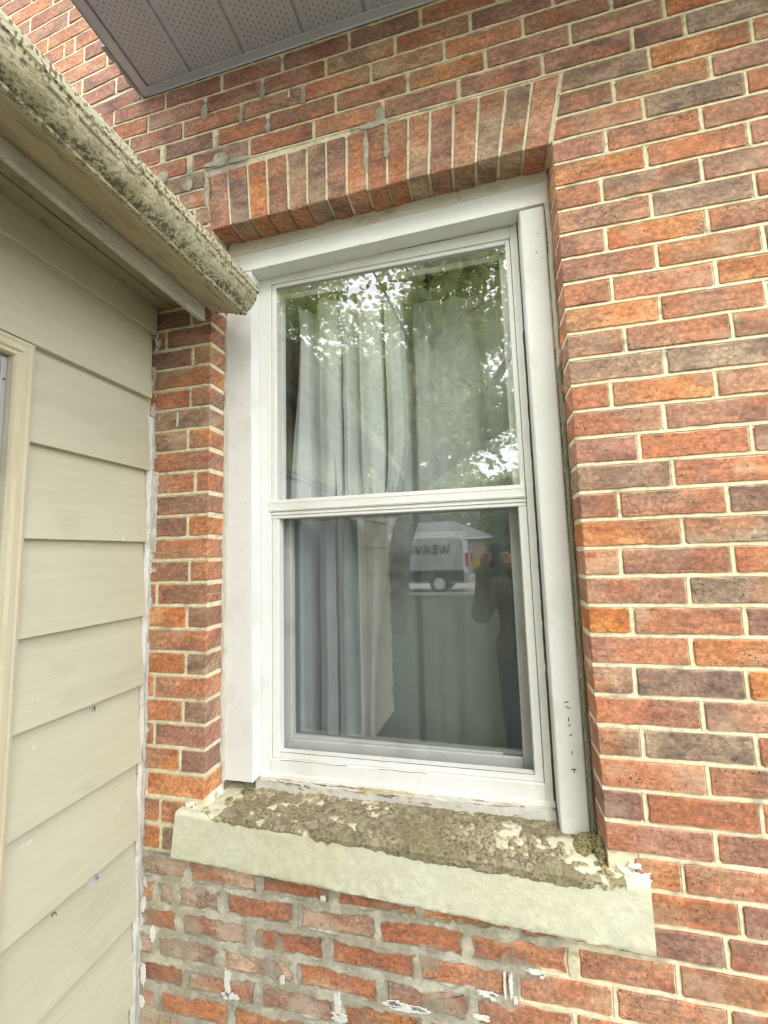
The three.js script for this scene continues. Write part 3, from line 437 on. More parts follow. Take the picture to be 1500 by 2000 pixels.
const clothMat = std({ map: tex(512, 512, (u, v) => { const a = fbm(u * 160, v * 10, 2, 160, 10, 211) + fbm(u * 10, v * 160, 2, 10, 160, 213) - 1, n = fbm(u * 5, v * 5, 3, 5, 5, 215); return [224, 226, 227].map((c) => c * (0.95 + 0.045 * a + 0.08 * (n - 0.5))); }, true, [3, 3]), bumpMap: weave, bumpScale: 0.0008, roughness: 0.95, side: THREE.DoubleSide });
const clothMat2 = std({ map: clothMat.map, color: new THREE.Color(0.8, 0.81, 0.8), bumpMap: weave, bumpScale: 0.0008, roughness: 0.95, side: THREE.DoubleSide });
{
  const up = spline([[-0.985, -.36], [-0.96, -.30], [-0.93, -.285], [-0.888, -.31], [-0.872, -.352], [-0.852, -.345], [-0.835, -.3], [-0.795, -.282], [-0.757, -.29], [-0.748, -.36], [-0.741, -.3], [-0.722, -.288], [-0.703, -.33], [-0.69, -.345], [-0.668, -.29], [-0.63, -.28], [-0.588, -.295], [-0.58, -.362], [-0.57, -.3], [-0.545, -.285], [-0.515, -.305], [-0.5, -.34]]);
  const dn = spline([[-0.985, -.36], [-0.955, -.29], [-0.92, -.28], [-0.885, -.3], [-0.872, -.37], [-0.858, -.375], [-0.846, -.3], [-0.81, -.275], [-0.785, -.3], [-0.779, -.35], [-0.77, -.29], [-0.74, -.27], [-0.71, -.275], [-0.694, -.3], [-0.68, -.335], [-0.655, -.31], [-0.63, -.285], [-0.608, -.3], [-0.59, -.35], [-0.55, -.36], [-0.5, -.37]]);
  const cur = thing('curtain', 'pale grey curtain gathered in deep folds behind the left half of the glass', 'curtain', [-0.8, H - 1.9, -0.31]);
  const crease = (x, t) => 0.004 * (fbm(x * 22, t * 16, 3, 0, 0, 221) - 0.5) + 0.006 * (fbm(x * 8 + 3, t * 6, 2, 0, 0, 223) - 0.5);
  part('fabric', cloth(-0.985, -0.5, (x) => -0.1 + 0.012 * Math.sin(x * 37) + 0.006 * Math.sin(x * 91), () => -1.9, 300, 70, (x, t) => lerp(up(x), dn(x), sm(0.3, 0.62, t)) + crease(x, t) + 0.02 * sm(0.08, 0, t), (x, t) => x + 0.05 * sm(0.45, 0.05, t) * sm(-0.88, -0.985, x) - 0.105 * sm(-0.7, -0.5, x) * sm(0.46, 0.95, t) - 0.09 * sm(-0.62, -0.5, x) * sm(0.3, 0.55, t) + 0.006 * (fbm(x * 9, t * 9, 2, 0, 0, 225) - 0.5)), clothMat, cur);
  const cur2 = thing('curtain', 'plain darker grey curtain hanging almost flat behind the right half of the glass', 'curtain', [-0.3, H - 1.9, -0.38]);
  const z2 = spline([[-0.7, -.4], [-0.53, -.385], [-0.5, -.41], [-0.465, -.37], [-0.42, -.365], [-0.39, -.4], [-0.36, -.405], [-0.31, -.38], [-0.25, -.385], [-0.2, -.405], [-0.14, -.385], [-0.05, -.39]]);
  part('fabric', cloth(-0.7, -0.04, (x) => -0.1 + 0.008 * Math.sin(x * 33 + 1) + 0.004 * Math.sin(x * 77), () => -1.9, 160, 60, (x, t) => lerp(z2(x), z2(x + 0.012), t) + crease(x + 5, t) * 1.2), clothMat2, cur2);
  const rm = std({ color: rgb(120, 112, 102), roughness: 1 }), fl = std({ color: rgb(92, 70, 50), roughness: 0.8 });
  const room = new THREE.Group(); room.name = 'room'; room.position.set(-0.6, 0.3, -1.5); scene.add(room); tag(room, null, null, null, 'structure');
  part('room_wall', [box(-2.5, -2.4, 0.3, 3, -3.2, -0.292, 0), box(0.82, 0.92, 0.3, 3, -3.2, -0.292, 0), box(-2.5, 0.92, 0.3, 3, -3.3, -3.2, 0)], rm, room);
  part('ceiling', box(-2.5, 0.92, 3, 3.1, -3.3, -0.292, 0), rm, room); part('room_floor', box(-2.5, 0.92, 0.2, 0.3, -3.3, -0.292, 0), fl, room);
}
// ---------------------------------------------------------------- clapboard annex on the left, its eave, gutter and door
const sidingMap = tex(1024, 1024, (u, v) => { const n = fbm(u * 5, v * 5, 4, 5, 5, 231), st = fbm(u * 10, v * 110, 3, 10, 110, 233), f = vn(u * 300, v * 300, 300, 300, 235), chip = fbm(u * 26, v * 26, 4, 26, 26, 237);
  let c = mix3([191, 187, 162], [202, 198, 175], n); c = c.map((q) => q * (0.98 + 0.04 * st)); c = mix3(c, [150, 143, 118], sm(0.6, 0.75, fbm(u * 7, v * 13, 4, 7, 13, 239)) * 0.1); c = mix3(c, [216, 213, 198], sm(0.8, 0.83, chip) * 0.6); c = mix3(c, [86, 80, 62], sm(0.972, 0.988, f) * 0.5); return c; });
const sidingBump = tex(1024, 1024, (u, v) => { const st = fbm(u * 6, v * 80, 4, 6, 80, 241), ck = Math.abs(fbm(u * 5, v * 40, 4, 5, 40, 243) - 0.5), b = fbm(u * 30, v * 30, 3, 30, 30, 245); return grey(0.4 + 0.3 * st + 0.25 * b - 0.4 * sm(0.012, 0, ck) * sm(0.5, 0.62, fbm(u * 4, v * 4, 2, 4, 4, 247))); }, false);
const siding = [1, 0.975, 1.02].map((t) => std({ map: sidingMap, bumpMap: sidingBump, bumpScale: 0.0022, roughness: 0.8, color: new THREE.Color(t, t, t) }));
const annex = thing('clapboard_annex', 'beige painted clapboard side wall of a low annex meeting the brick wall', 'wall', [-1.4, 0, 1.2]);
const prism = (poly, z0, z1) => { const g = new THREE.ExtrudeGeometry(new THREE.Shape(poly.map(([x, y]) => new THREE.Vector2(x, y + H))), { depth: z1 - z0, bevelEnabled: true, bevelSize: 0.0012, bevelThickness: 0.001, bevelSegments: 1 }); g.translate(0, 0, z0); return uvm(g); };
{
  const butts = [-0.5415, -0.788, -1.0237, -1.258, -1.4706, -1.699, -1.919, -2.14, -2.37, -2.6]; let top = -0.215;
  const shift = (g, i) => { const uv = g.attributes.uv; for (let k = 0; k < uv.count; k++) uv.setXY(k, uv.getX(k) * 0.9 + i * 0.37, uv.getY(k) * 0.9 + i * 0.23); return g; };
  butts.forEach((b, i) => { const t = i === 0 ? top : butts[i - 1] + 0.03; const poly = [[-1.337, b], [-1.3105, b], [-1.3215, i === 0 ? t : t - 0.03], [-1.3325, t], [-1.337, t]].slice(); const z0 = 0.024 + 0.006 * vn(i * 3.1, 2);
    const P5 = i === 0 ? [[-1.337, b], [-1.3105, b], [-1.333, t], [-1.337, t]] : [[-1.337, b], [-1.3105, b], [-1.3335, t], [-1.337, t]];
    part('clapboard', shift(prism(P5, z0, i === 0 ? 2.4 : 0.4035), i), siding[i % 3], annex); if (i) part('clapboard', shift(prism(P5, 1.47, 2.4), i + 4), siding[(i + 1) % 3], annex); });
  part('frieze_board', prism([[-1.334, -0.305], [-1.319, -0.305], [-1.316, -0.3], [-1.316, -0.216], [-1.334, -0.216]], 0.008, 2.4), siding[0], annex);
  part('wall_core', [box(-1.5, -1.338, 0, H - 0.2, 0.002, 0.47, 0), box(-1.5, -1.338, 0, H - 0.2, 1.41, 2.4, 0), box(-1.5, -1.338, H - 0.53, H - 0.2, 0.47, 1.41, 0), box(-3.2, -1.5, 0, H - 0.2, 2.3, 2.4, 0)], siding[0], annex);
  part('corner_caulk', [lumpy(-1.34, -1.3235, H - 2.62, H - 0.6, 0.0, 0.0235, 2, 240, 3, 0.006, 71, 40), bead(V(-1.318, -2.6, 0.003), V(-1.322, -1.35, 0.002), 0.006, 0.01, 17), bead(V(-1.322, -1.35, 0.002), V(-1.324, -0.55, 0.001), 0.0045, 0.008, 18), lumpy(-1.335, -1.302, H - 1.06, H - 0.79, 0.0, 0.003, 3, 50, 1, 0.008, 75, 60)], std({ map: speck([226, 224, 214], [176, 170, 150], 0.8, 250, 50), bumpMap: gritBump, bumpScale: 0.003, roughness: 0.8 }), annex, 'thick white caulk where the clapboards meet the brick');
  for (const [y, z, w, h2, sd] of [[-1.945, 0.165, 0.05, 0.035, 3], [-1.93, 0.145, 0.03, 0.05, 4], [-1.87, 0.26, 0.012, 0.008, 6], [-1.4, 0.3, 0.016, 0.006, 7], [-1.06, 0.22, 0.012, 0.004, 8], [-1.075, 0.18, 0.01, 0.005, 9], [-0.86, 0.2, 0.008, 0.004, 10]]) part('paint_chip', (() => { const s = new THREE.Shape(), n = 30; for (let i = 0; i < n; i++) { const q = i / n * 6.283, r = 0.45 + 0.7 * vn(Math.cos(q) * 3 + sd * 5, Math.sin(q) * 3 + sd) + 0.3 * vn(Math.cos(q) * 9 + sd, Math.sin(q) * 9); const X = Math.cos(q) * w * r / 2, Y = Math.sin(q) * h2 * r / 2; i ? s.lineTo(X, Y) : s.moveTo(X, Y); } const g = new THREE.ShapeGeometry(s); g.rotateY(Math.PI / 2); const k = [-0.5415, -0.788, -1.0237, -1.258, -1.4706, -1.699, -1.919, -2.14].findIndex((b) => y > b), yb = [-0.5415, -0.788, -1.0237, -1.258, -1.4706, -1.699, -1.919, -2.14][k], yt = [-0.2, -0.5415, -0.788, -1.0237, -1.258, -1.4706, -1.699, -1.919][k] + 0.03; const x = lerp(-1.3105, -1.3335, (y - yb) / (yt - yb)); g.rotateZ(Math.atan(0.023 / (yt - yb))); g.translate(x + 0.0022, y + H, z); return uvm(g); })(), std({ map: speck([196, 193, 186], [160, 156, 148], 0.9, 390, 60), roughness: 0.8, side: THREE.DoubleSide }), annex, 'worn patch of pale bare paint on a clapboard');
  for (const [y, z] of [[-1.479, 0.2], [-1.925, 0.285]]) { const r = rng(Math.round(z * 100)); const m = part('cobweb', [0, 1, 2, 3, 4].map(() => new THREE.TubeGeometry(new THREE.CatmullRomCurve3([0, 1, 2].map((k) => V(-1.307 + 0.004 * r(), y - k * 0.006 * r(), z + (r() - 0.5) * 0.012))), 5, 0.0008, 4).toNonIndexed()), std({ color: rgb(48, 42, 34), roughness: 1 }), annex); m.userData.kind = 'stuff'; }
  // brick mould round the door
  const mould = (a, b) => [[0, 0], [0, 0.03], [0.012, 0.034], [0.02, 0.03], [0.026, 0.037], [0.044, 0.04], [0.05, 0.033], [0.062, 0.036], [0.066, 0.03], [0.066, 0]];
  const mp = mould().map(([w, d]) => new THREE.Vector2(w * 0.7, d));
  const v = new THREE.ExtrudeGeometry(new THREE.Shape(mp), { depth: H - 0.552, bevelEnabled: false }); // (w, d, length) -> z, x, y
  v.applyMatrix4(new THREE.Matrix4().makeBasis(new THREE.Vector3(0, 0, 1), new THREE.Vector3(1, 0, 0), new THREE.Vector3(0, 1, 0))); v.translate(-1.332, 0, 0.404); { const p = v.attributes.position; for (let i = 0; i < p.count; i++) if (p.getY(i) > 1) p.setY(i, H - 0.55 - (p.getZ(i) - 0.404)); } uvm(v);
  const v2 = v.clone(); v2.applyMatrix4(new THREE.Matrix4().makeScale(1, 1, -1)); v2.translate(0, 0, 1.854);
  const h = new THREE.ExtrudeGeometry(new THREE.Shape(mp), { depth: 1.066, bevelEnabled: false }); h.applyMatrix4(new THREE.Matrix4().makeBasis(new THREE.Vector3(0, -1, 0), new THREE.Vector3(1, 0, 0), new THREE.Vector3(0, 0, 1))); h.translate(-1.3322, H - 0.55, 0.404); { const p = h.attributes.position; for (let i = 0; i < p.count; i++) p.setZ(i, p.getZ(i) < 0.5 ? 0.404 + (H - 0.55 - p.getY(i)) : 1.45 - (H - 0.55 - p.getY(i))); } uvm(h);
  const fix = (g) => { const p = g.attributes.position; for (let i = 0; i < p.count; i += 3) { const t = [p.getX(i + 1), p.getY(i + 1), p.getZ(i + 1)]; p.setXYZ(i + 1, p.getX(i + 2), p.getY(i + 2), p.getZ(i + 2)); p.setXYZ(i + 2, ...t); } g.computeVertexNormals(); return uvm(g); };
  const trimM = std({ map: speck([206, 198, 172], [186, 176, 146], 0.5, 260), bumpMap: sidingBump, bumpScale: 0.0015, roughness: 0.7 });
  part('door_trim', [fix(v)], trimM, annex); part('door_trim', [v2], trimM, annex); part('door_trim', [fix(h)], trimM, annex);
  // eave: two soffit boards and a weathered fascia
  const eaveM = std({ map: speck([168, 162, 134], [120, 116, 90], 0.7, 270, 30), bumpMap: sidingBump, bumpScale: 0.002, roughness: 0.85 });
  part('soffit_board', box(-1.338, -1.262, H - 0.214, H - 0.196, 0.003, 2.4, 0.002), eaveM, annex); part('soffit_board', box(-1.258, -1.19, H - 0.2125, H - 0.196, 0.004, 2.4, 0.002), eaveM, annex); part('soffit_board', box(-1.186, -1.119, H - 0.2145, H - 0.196, 0.002, 2.4, 0.002), eaveM, annex);
  const grayWood = std({ map: tex(1024, 256, (u, v) => { const n = fbm(u * 10, v * 6, 4, 10, 6, 281), st = fbm(u * 8, v * 60, 4, 8, 60, 283), ck = Math.abs(fbm(u * 9, v * 30, 4, 9, 30, 285) - 0.5); let c = mix3([212, 206, 197], [188, 180, 170], n); c = mix3(c, [226, 222, 212], sm(0.5, 0.7, st) * 0.6); c = mix3(c, [70, 62, 52], sm(0.012, 0.002, ck) * sm(0.45, 0.6, n) * 0.9); return c; }, true, [1.2, 4]), bumpMap: sidingBump, bumpScale: 0.003, roughness: 0.9 });
  part('fascia_board', prism([[-1.119, -0.305], [-1.099, -0.311], [-1.099, -0.17], [-1.119, -0.17]], 0.043, 2.4), grayWood, annex, 'weathered grey fascia board with cracked paint');
  const roofM = std({ map: speck([92, 88, 84], [66, 62, 60], 0.9, 290, 90), bumpMap: gritBump, bumpScale: 0.004, roughness: 1 });
  part('roof', prism([[-1.01, -0.165], [-1.01, -0.19], [-1.13, -0.196], [-3.2, 0.42], [-3.2, 0.46]], 0.004, 2.5), roofM, annex);
  // gutter
  const gut = thing('gutter', 'mossy cream metal gutter along the annex eave, ending against the window', 'gutter', [-1.0, H - 0.25, 1.2]);
  const prof = [[-1.0975, -0.2], [-1.0975, -0.2585], [-1.094, -0.263], [-1.05, -0.272], [-0.99, -0.2865], [-0.978, -0.2915], [-0.972, -0.2935], [-0.966, -0.2925], [-0.9635, -0.288], [-0.966, -0.2835], [-0.958, -0.279], [-0.947, -0.271], [-0.938, -0.26], [-0.932, -0.248], [-0.9285, -0.236], [-0.9265, -0.2255], [-0.9215, -0.2225], [-0.9195, -0.215], [-0.919, -0.205], [-0.921, -0.2015], [-0.926, -0.2], [-0.934, -0.201]];
  const arc = [0]; for (let i = 1; i < prof.length; i++) arc.push(arc[i - 1] + Math.hypot(prof[i][0] - prof[i - 1][0], prof[i][1] - prof[i - 1][1])); const AL = arc[arc.length - 1];
  const pos = [], uv = [], idx = [], nz = 150, np = prof.length; const zi = (i) => 0.012 + 2.3 * Math.pow(i / nz, 1.5);
  for (let i = 0; i <= nz; i++) for (let j = 0; j < np; j++) { const z = zi(i); const t = arc[j] / AL; const top = sm(0.45, 0.9, t); const y = prof[j][1] - z * lerp(0.028, 0.062, top); const nn = (fbm(z * 9, t * 5, 3, 0, 0, 301) - 0.5) * 0.0018 * sm(0, 0.2, z); pos.push(prof[j][0] + nn, y + H + nn * 0.5, z); uv.push(z, t); }
  for (let i = 0; i < nz; i++) for (let j = 0; j < np - 1; j++) { const a = i * np + j, b = a + np; idx.push(a, a + 1, b + 1, a, b + 1, b); }
  const tg = new THREE.BufferGeometry(); tg.setAttribute('position', new THREE.Float32BufferAttribute(pos, 3)); tg.setAttribute('uv', new THREE.Float32BufferAttribute(uv, 2)); tg.setIndex(idx); tg.computeVertexNormals(); const tgc = toCreasedNormals(tg, 0.5);
  const gm = std({ map: tex(2048, 512, (u, v) => { // grime: black algae in the hollow of the ogee, olive bloom, moss on the lip; bare tan paint underneath
      const n = fbm(u * 40, v * 9, 5, 40, 9, 311), f = fbm(u * 230, v * 60, 3, 230, 60, 313), b = fbm(u * 9, v * 3, 3, 9, 3, 315), q = vn(u * 420, v * 110, 420, 110, 317), tip = 0;
      const front = sm(0.545, 0.575, v); let c = mix3([180, 166, 132], [164, 150, 120], sm(0.4, 0.7, fbm(u * 14, v * 14, 3, 14, 14, 319)));
      const h = fbm(u * 90, v * 16, 4, 90, 16, 325); let d = mix3([200, 192, 162], [176, 169, 136], sm(0.4, 0.62, n)); d = mix3(d, [140, 134, 106], sm(0.46, 0.62, f) * 0.6);
      const band = Math.exp(-(((v - 0.665 - (b - 0.5) * 0.09) / 0.06) ** 2)); d = mix3(d, [70, 66, 58], sm(0.44, 0.62, h * 0.4 + f * 0.6 + band * 0.12 - 0.04) * band * 0.62); const low = Math.exp(-(((v - 0.59) / 0.025) ** 2)); d = mix3(d, [112, 106, 82], sm(0.42, 0.6, f) * low * 0.7);
      d = mix3(d, [92, 88, 70], sm(0.86, 0.94, q) * 0.6); const lip = sm(0.835, 0.86, v); d = mix3(d, mix3([206, 198, 168], [118, 112, 88], sm(0.5, 0.62, f)), lip); const groove = Math.exp(-(((v - 0.822) / 0.012) ** 2)); d = mix3(d, [74, 70, 54], groove * 0.75 * sm(0.38, 0.55, h)); const ridge = Math.exp(-(((v - 0.528) / 0.014) ** 2)); c = mix3(c, [210, 196, 158], ridge * 0.7); c = mix3(c, [112, 100, 76], sm(0.6, 0.7, fbm(u * 30, v * 30, 4, 30, 30, 323)) * 0.3);
      return mix3(c, d, front); }), bumpMap: gritBump, bumpScale: 0.003, roughness: 0.8, side: THREE.DoubleSide });
  part('trough', tgc, gm, gut);
  const capS = new THREE.Shape(prof.map(([x, y]) => new THREE.Vector2(x, y + H))); const cg = new THREE.ExtrudeGeometry(capS, { depth: 0.002, bevelEnabled: false }).translate(0, 0, 0.0095);
  part('end_cap', uvm(cg), std({ map: speck([186, 176, 140], [70, 64, 48], 0.8, 330, 40), roughness: 0.8 }), gut);
  const sd = part('seam_drop', [[-0.955, -0.275], [-0.93, -0.25], [-0.923, -0.225], [-1.0, -0.288], [-1.04, -0.28], [-1.075, -0.272], [-0.965, -0.262], [-0.985, -0.292]].map(([x, y], i) => { const g = new THREE.SphereGeometry(0.003, 6, 5); g.scale(1, 1.3, 0.6); g.translate(x + 0.002, y + H - 0.001, 0.013 + (i % 2) * 0.006); return g.toNonIndexed(); }), std({ color: rgb(30, 28, 26), roughness: 0.5 }), gut); sd.userData.kind = 'stuff';
  // storm door
  const door = thing('storm_door', 'aluminium storm door edge with ribbed hinge strip beside the clapboards', 'door', [-1.36, 0, 0.93]);
  const alu = std({ map: speck([176, 172, 176], [160, 156, 160], 0.4, 340), metalness: 0.35, roughness: 0.45 });
  part('frame', [box(-1.345, -1.318, 0.02, H - 0.6, 0.451, 0.464, 0.002), box(-1.345, -1.325, 0.02, H - 0.6, 0.464, 0.56, 0.002), box(-1.345, -1.318, H - 0.618, H - 0.5985, 0.464, 1.4, 0.002)], alu, door);
  for (const z of [0.467, 0.476, 0.485, 0.494, 0.503, 0.512]) part('rib', box(-1.326, -1.315, 0.02, H - 0.62, z, z + 0.0042, 0.0015), alu, door);
  for (const [y, z, r] of [[-0.66, 0.4815, 0.0055], [-0.98, 0.473, 0.0055], [-0.655, 0.457, 0.0026]]) part('screw', (() => { const g = new THREE.SphereGeometry(r, 8, 6); g.scale(0.5, 1, 1); g.translate(r > 0.004 ? -1.3145 : -1.3175, y + H, z); return g; })(), std({ color: rgb(26, 22, 20), roughness: 0.7 }), door);
  part('door_panel', [box(-1.36, -1.345, 0.02, H - 0.62, 0.56, 1.4, 0.003), box(-1.345, -1.34, 0.1, 0.8, 0.66, 1.3, 0.003)], alu, door);
}
// ---------------------------------------------------------------- vinyl soffit of the main roof
{
  const Y = H + 0.667; const eave = thing('roof_eave', 'grey perforated vinyl soffit of the main roof over the brick wall', 'soffit', [-0.4, Y, 0.25]);
  const vin = std({ map: tex(1024, 1024, (u, v) => { // 0.21 x 0.21 m: staggered slots punched in the sheet
    const n = fbm(u * 6, v * 6, 3, 6, 6, 351); let c = mix3([208, 209, 222], [198, 199, 212], n); const cx = u * 13, row = Math.floor(cx), cy = v * 12 + (row % 2) * 0.5, fx = cx - row - 0.5, fy = cy - Math.floor(cy) - 0.5; return Math.abs(fx) < 0.075 && Math.abs(fy) < 0.2 && u > 0.06 && u < 0.95 ? [36, 34, 36] : c; }, true, [1 / 0.2, 1 / 0.2]), roughness: 0.55 });
  const plain = std({ map: speck([208, 209, 221], [182, 182, 192], 0.5, 360), roughness: 0.55 });
  const xs = [-1.378, -1.189, -0.9745, -0.7515]; while (xs[xs.length - 1] < 1.1) xs.push(xs[xs.length - 1] + 0.216);
  for (let i = 0; i < xs.length - 1; i++) { const a = xs[i], b = xs[i + 1]; const g = box(a + 0.006, b - 0.006, Y, Y + 0.004, 0.003, 0.52, 0.001); const uv = g.attributes.uv, p = g.attributes.position; for (let k = 0; k < uv.count; k++) uv.setXY(k, (p.getX(k) - a - 0.006) / (b - a - 0.012) * 0.2, p.getZ(k)); part('soffit_panel', [g, box(a - 0.006, a + 0.0065, Y + 0.008, Y + 0.012, 0.003, 0.52, 0), box(a + 0.005, a + 0.007, Y + 0.002, Y + 0.012, 0.003, 0.52, 0), box(b - 0.007, b - 0.005, Y + 0.002, Y + 0.012, 0.003, 0.52, 0)], vin, eave); }
  part('wall_channel', [box(-1.4, 1.1, Y - 0.006, Y - 0.003, 0.003, 0.026, 0.001), box(-1.4, 1.1, Y - 0.012, Y + 0.012, 0.0015, 0.0035, 0.0005)], plain, eave);
  part('edge_channel', [box(-1.412, -1.374, Y - 0.012, Y - 0.002, 0.004, 0.54, 0.002), box(-1.412, -1.405, Y - 0.012, Y + 0.16, 0.004, 0.54, 0.002)], plain, eave);
  part('caulk', [lumpy(-1.43, -1.409, Y - 0.005, Y + 0.03, 0.003, 0.16, 6, 8, 40, 0.012, 91, 40)], std({ color: rgb(176, 184, 174), roughness: 0.8 }), eave);
  part('fascia', box(-1.412, 1.1, Y - 0.02, Y + 0.18, 0.52, 0.545, 0.003), plain, eave);
  part('roof_deck', [box(-1.412, 1.1, Y + 0.17, Y + 0.2, 0.002, 0.6, 0.002)], std({ color: rgb(80, 76, 74), roughness: 1 }), eave);
}
// ---------------------------------------------------------------- drips and dabs of white paint, and smears of grey mortar, on the brick
{
  const paint = std({ map: speck([234, 232, 224], [212, 206, 190], 0.5, 370), roughness: 0.6, bumpMap: gritBump, bumpScale: 0.002 });
  const blot = (x, y, w, h, sd, th = 0.0022, z = 0.0026) => { const s = new THREE.Shape(), n = 52; for (let i = 0; i < n; i++) { const a = i / n * Math.PI * 2, r = 0.5 + 0.6 * vn(Math.cos(a) * 2.6 + sd * 3.7, Math.sin(a) * 2.6 + sd) + 0.5 * vn(Math.cos(a) * 9 + sd * 3.7, Math.sin(a) * 9 + sd * 2); const px = x + Math.sign(Math.cos(a)) * Math.pow(Math.abs(Math.cos(a)), 0.7) * w * r / 2, py = y + Math.sign(Math.sin(a)) * Math.pow(Math.abs(Math.sin(a)), 0.7) * h * r / 2; i ? s.lineTo(px, py + H) : s.moveTo(px, py + H); } const g = new THREE.ExtrudeGeometry(s, { depth: th, bevelEnabled: false }); g.translate(0, 0, z); return uvm(g); };
  const W = [[-1.018, -2.284, 0.0164, 0.0680], [-1.011, -2.315, 0.0424, 0.0182], [-0.849, -2.244, 0.0139, 0.0204], [-0.689, -2.271, 0.0173, 0.0491], [-0.684, -2.301, 0.0345, 0.0195], [-0.512, -2.242, 0.0971, 0.0154], [-0.532, -2.240, 0.0299, 0.0143], [-0.468, -2.239, 0.0397, 0.0094], [-0.254, -2.146, 0.0061, 0.0594], [-0.239, -2.141, 0.0085, 0.0570], [-0.179, -2.101, 0.0332, 0.0113], [-0.166, -2.106, 0.0094, 0.0135], [-0.299, -2.171, 0.0447, 0.0103], [-0.284, -2.176, 0.0123, 0.0160], [-0.314, -2.226, 0.0323, 0.0114], [-0.231, -2.171, 0.0084, 0.0158], [-0.726, -2.019, 0.0135, 0.0129], [-1.303, -2.313, 0.0163, 0.0467], [-1.304, -2.386, 0.0144, 0.0298], [-1.310, -2.121, 0.0166, 0.0369], [-1.272, -2.199, 0.0163, 0.0362], [-1.227, -0.620, 0.0061, 0.0427], [-0.814, 0.480, 0.0057, 0.0313], [0.067, -1.856, 0.0414, 0.0246]];
  const m = part('paint_splash', W.map(([x, y, w, h], i) => blot(x, y, w * 1.05, h * 1.05, i + 1)), paint, wall, 'dabs and drips of white paint on the brick'); m.userData.kind = 'stuff';

  // mortar films: a thin wash of repair mortar dragged over the brick edges, feathered where it was wiped
  const film = (name, x0, x1, y0, y1, w, h, z, fn, label, rough = 1) => { const map = tex(w, h, (u, v) => fn(lerp(x0, x1, u), lerp(y0, y1, v))[1], true), al = tex(w, h, (u, v) => grey(Math.min(1, Math.max(0, fn(lerp(x0, x1, u), lerp(y0, y1, v))[0]))), false); const g = new THREE.PlaneGeometry(x1 - x0, y1 - y0).translate((x0 + x1) / 2, (y0 + y1) / 2 + H, z); const m = part(name, g, std({ map, alphaMap: al, transparent: true, roughness: rough, bumpMap: gritBump, bumpScale: 0.001 }), wall, label); m.castShadow = false; return m; };
  const edge = (x, y) => { // distance to the nearest joint
    const k = Math.floor(-(y - drop(x, -y / P)) / P) + 1, f = -(y - drop(x, k)) / P - (k - 1); let dx = 1; for (const [jx, jk] of joints) if (jk === k) dx = Math.min(dx, Math.abs(x - jx)); return [Math.min(f, 1 - f) * P, dx, k]; };
  const gcol = (x, y) => { const n = fbm(x * 26, y * 26, 3, 0, 0, 501), f = fbm(x * 110, y * 110, 2, 0, 0, 503); return mix3([178, 170, 150], [206, 199, 180], sm(0.35, 0.65, n)).map((q) => q * (0.9 + 0.2 * f)); };
  film('mortar_film', -1.33, 0.02, -2.56, -1.97, 1400, 620, 0.0026, (x, y) => { const [dy, dx] = edge(x, y), gz = wallGrey(x, y); const n = fbm(x * 20, y * 26, 4, 0, 0, 505), s = fbm(x * 60, y * 30, 3, 0, 0, 507), st = fbm(x * 9, y * 9, 3, 0, 0, 509); const d = Math.min(dy, dx * 0.8);
    let a = sm(0.0135, 0.006, d + (n - 0.5) * 0.026 + (s - 0.5) * 0.01) * gz * 0.92; a = Math.max(a, sm(0.62, 0.74, st + (s - 0.5) * 0.3) * gz * 0.5); a = Math.max(a, sm(0.42, 0.7, fbm(x * 5, y * 7, 3, 0, 0, 511)) * sm(-0.65, -1.2, x) * 0.34 * (0.5 + s)); return [a, gcol(x, y)]; }, 'grey mortar smeared over the brick edges below the sill');
  const spots = [[-1.322, 0.3, 0.03, 0.03], [-1.1, 0.3, 0.055, 0.012], [-0.895, 0.385, 0.012, 0.03], [-1.205, 0.25, 0.026, 0.03], [-1.08, 0.31, 0.04, 0.03], [-1.145, 0.515, 0.016, 0.04], [-0.916, 0.52, 0.014, 0.035], [-0.998, 0.455, 0.01, 0.03], [-0.763, 0.46, 0.012, 0.035], [-0.55, 0.19, 0.012, 0.075], [-0.483, 0.2, 0.012, 0.08], [-0.52, 0.28, 0.06, 0.012], [-0.5, 0.31, 0.02, 0.03], [-1.0, 0.29, 0.06, 0.012], [-1.13, 0.2, 0.014, 0.07]];
  film('mortar_film', -1.4, -0.42, 0.1, 0.58, 1000, 500, 0.0026, (x, y) => { const n = fbm(x * 34, y * 34, 4, 0, 0, 515); let a = 0; for (const [sx, sy, w, h] of spots) { const r = Math.hypot((x - sx) / (w * 0.8), (y - sy) / (h * 0.9)); a = Math.max(a, sm(1.15, 0.75, r + (n - 0.5) * 1.1)); } return [a * 0.8, gcol(x, y)]; }, 'old grey repairs to the joints above the arch');
  film('paint_film', -1.335, -1.2, -2.6, -0.27, 240, 2000, 0.0028, (x, y) => { const n = fbm(x * 60, y * 42, 4, 0, 0, 521), m = fbm(x * 9, y * 11, 3, 0, 0, 523), q = vn(x * 260, y * 160, 0, 0, 525); const near = sm(-1.285, -1.328, x + (m - 0.5) * 0.05); let a = sm(0.54, 0.62, n * 0.7 + m * 0.3 + near * 0.14 - 0.05) * near; a = Math.max(a, sm(0.965, 0.985, q) * sm(-1.2, -1.28, x) * 0.8); return [a * 0.95, [234, 230, 220]]; }, 'flecks of white paint on the brick beside the clapboards', 0.6);
}
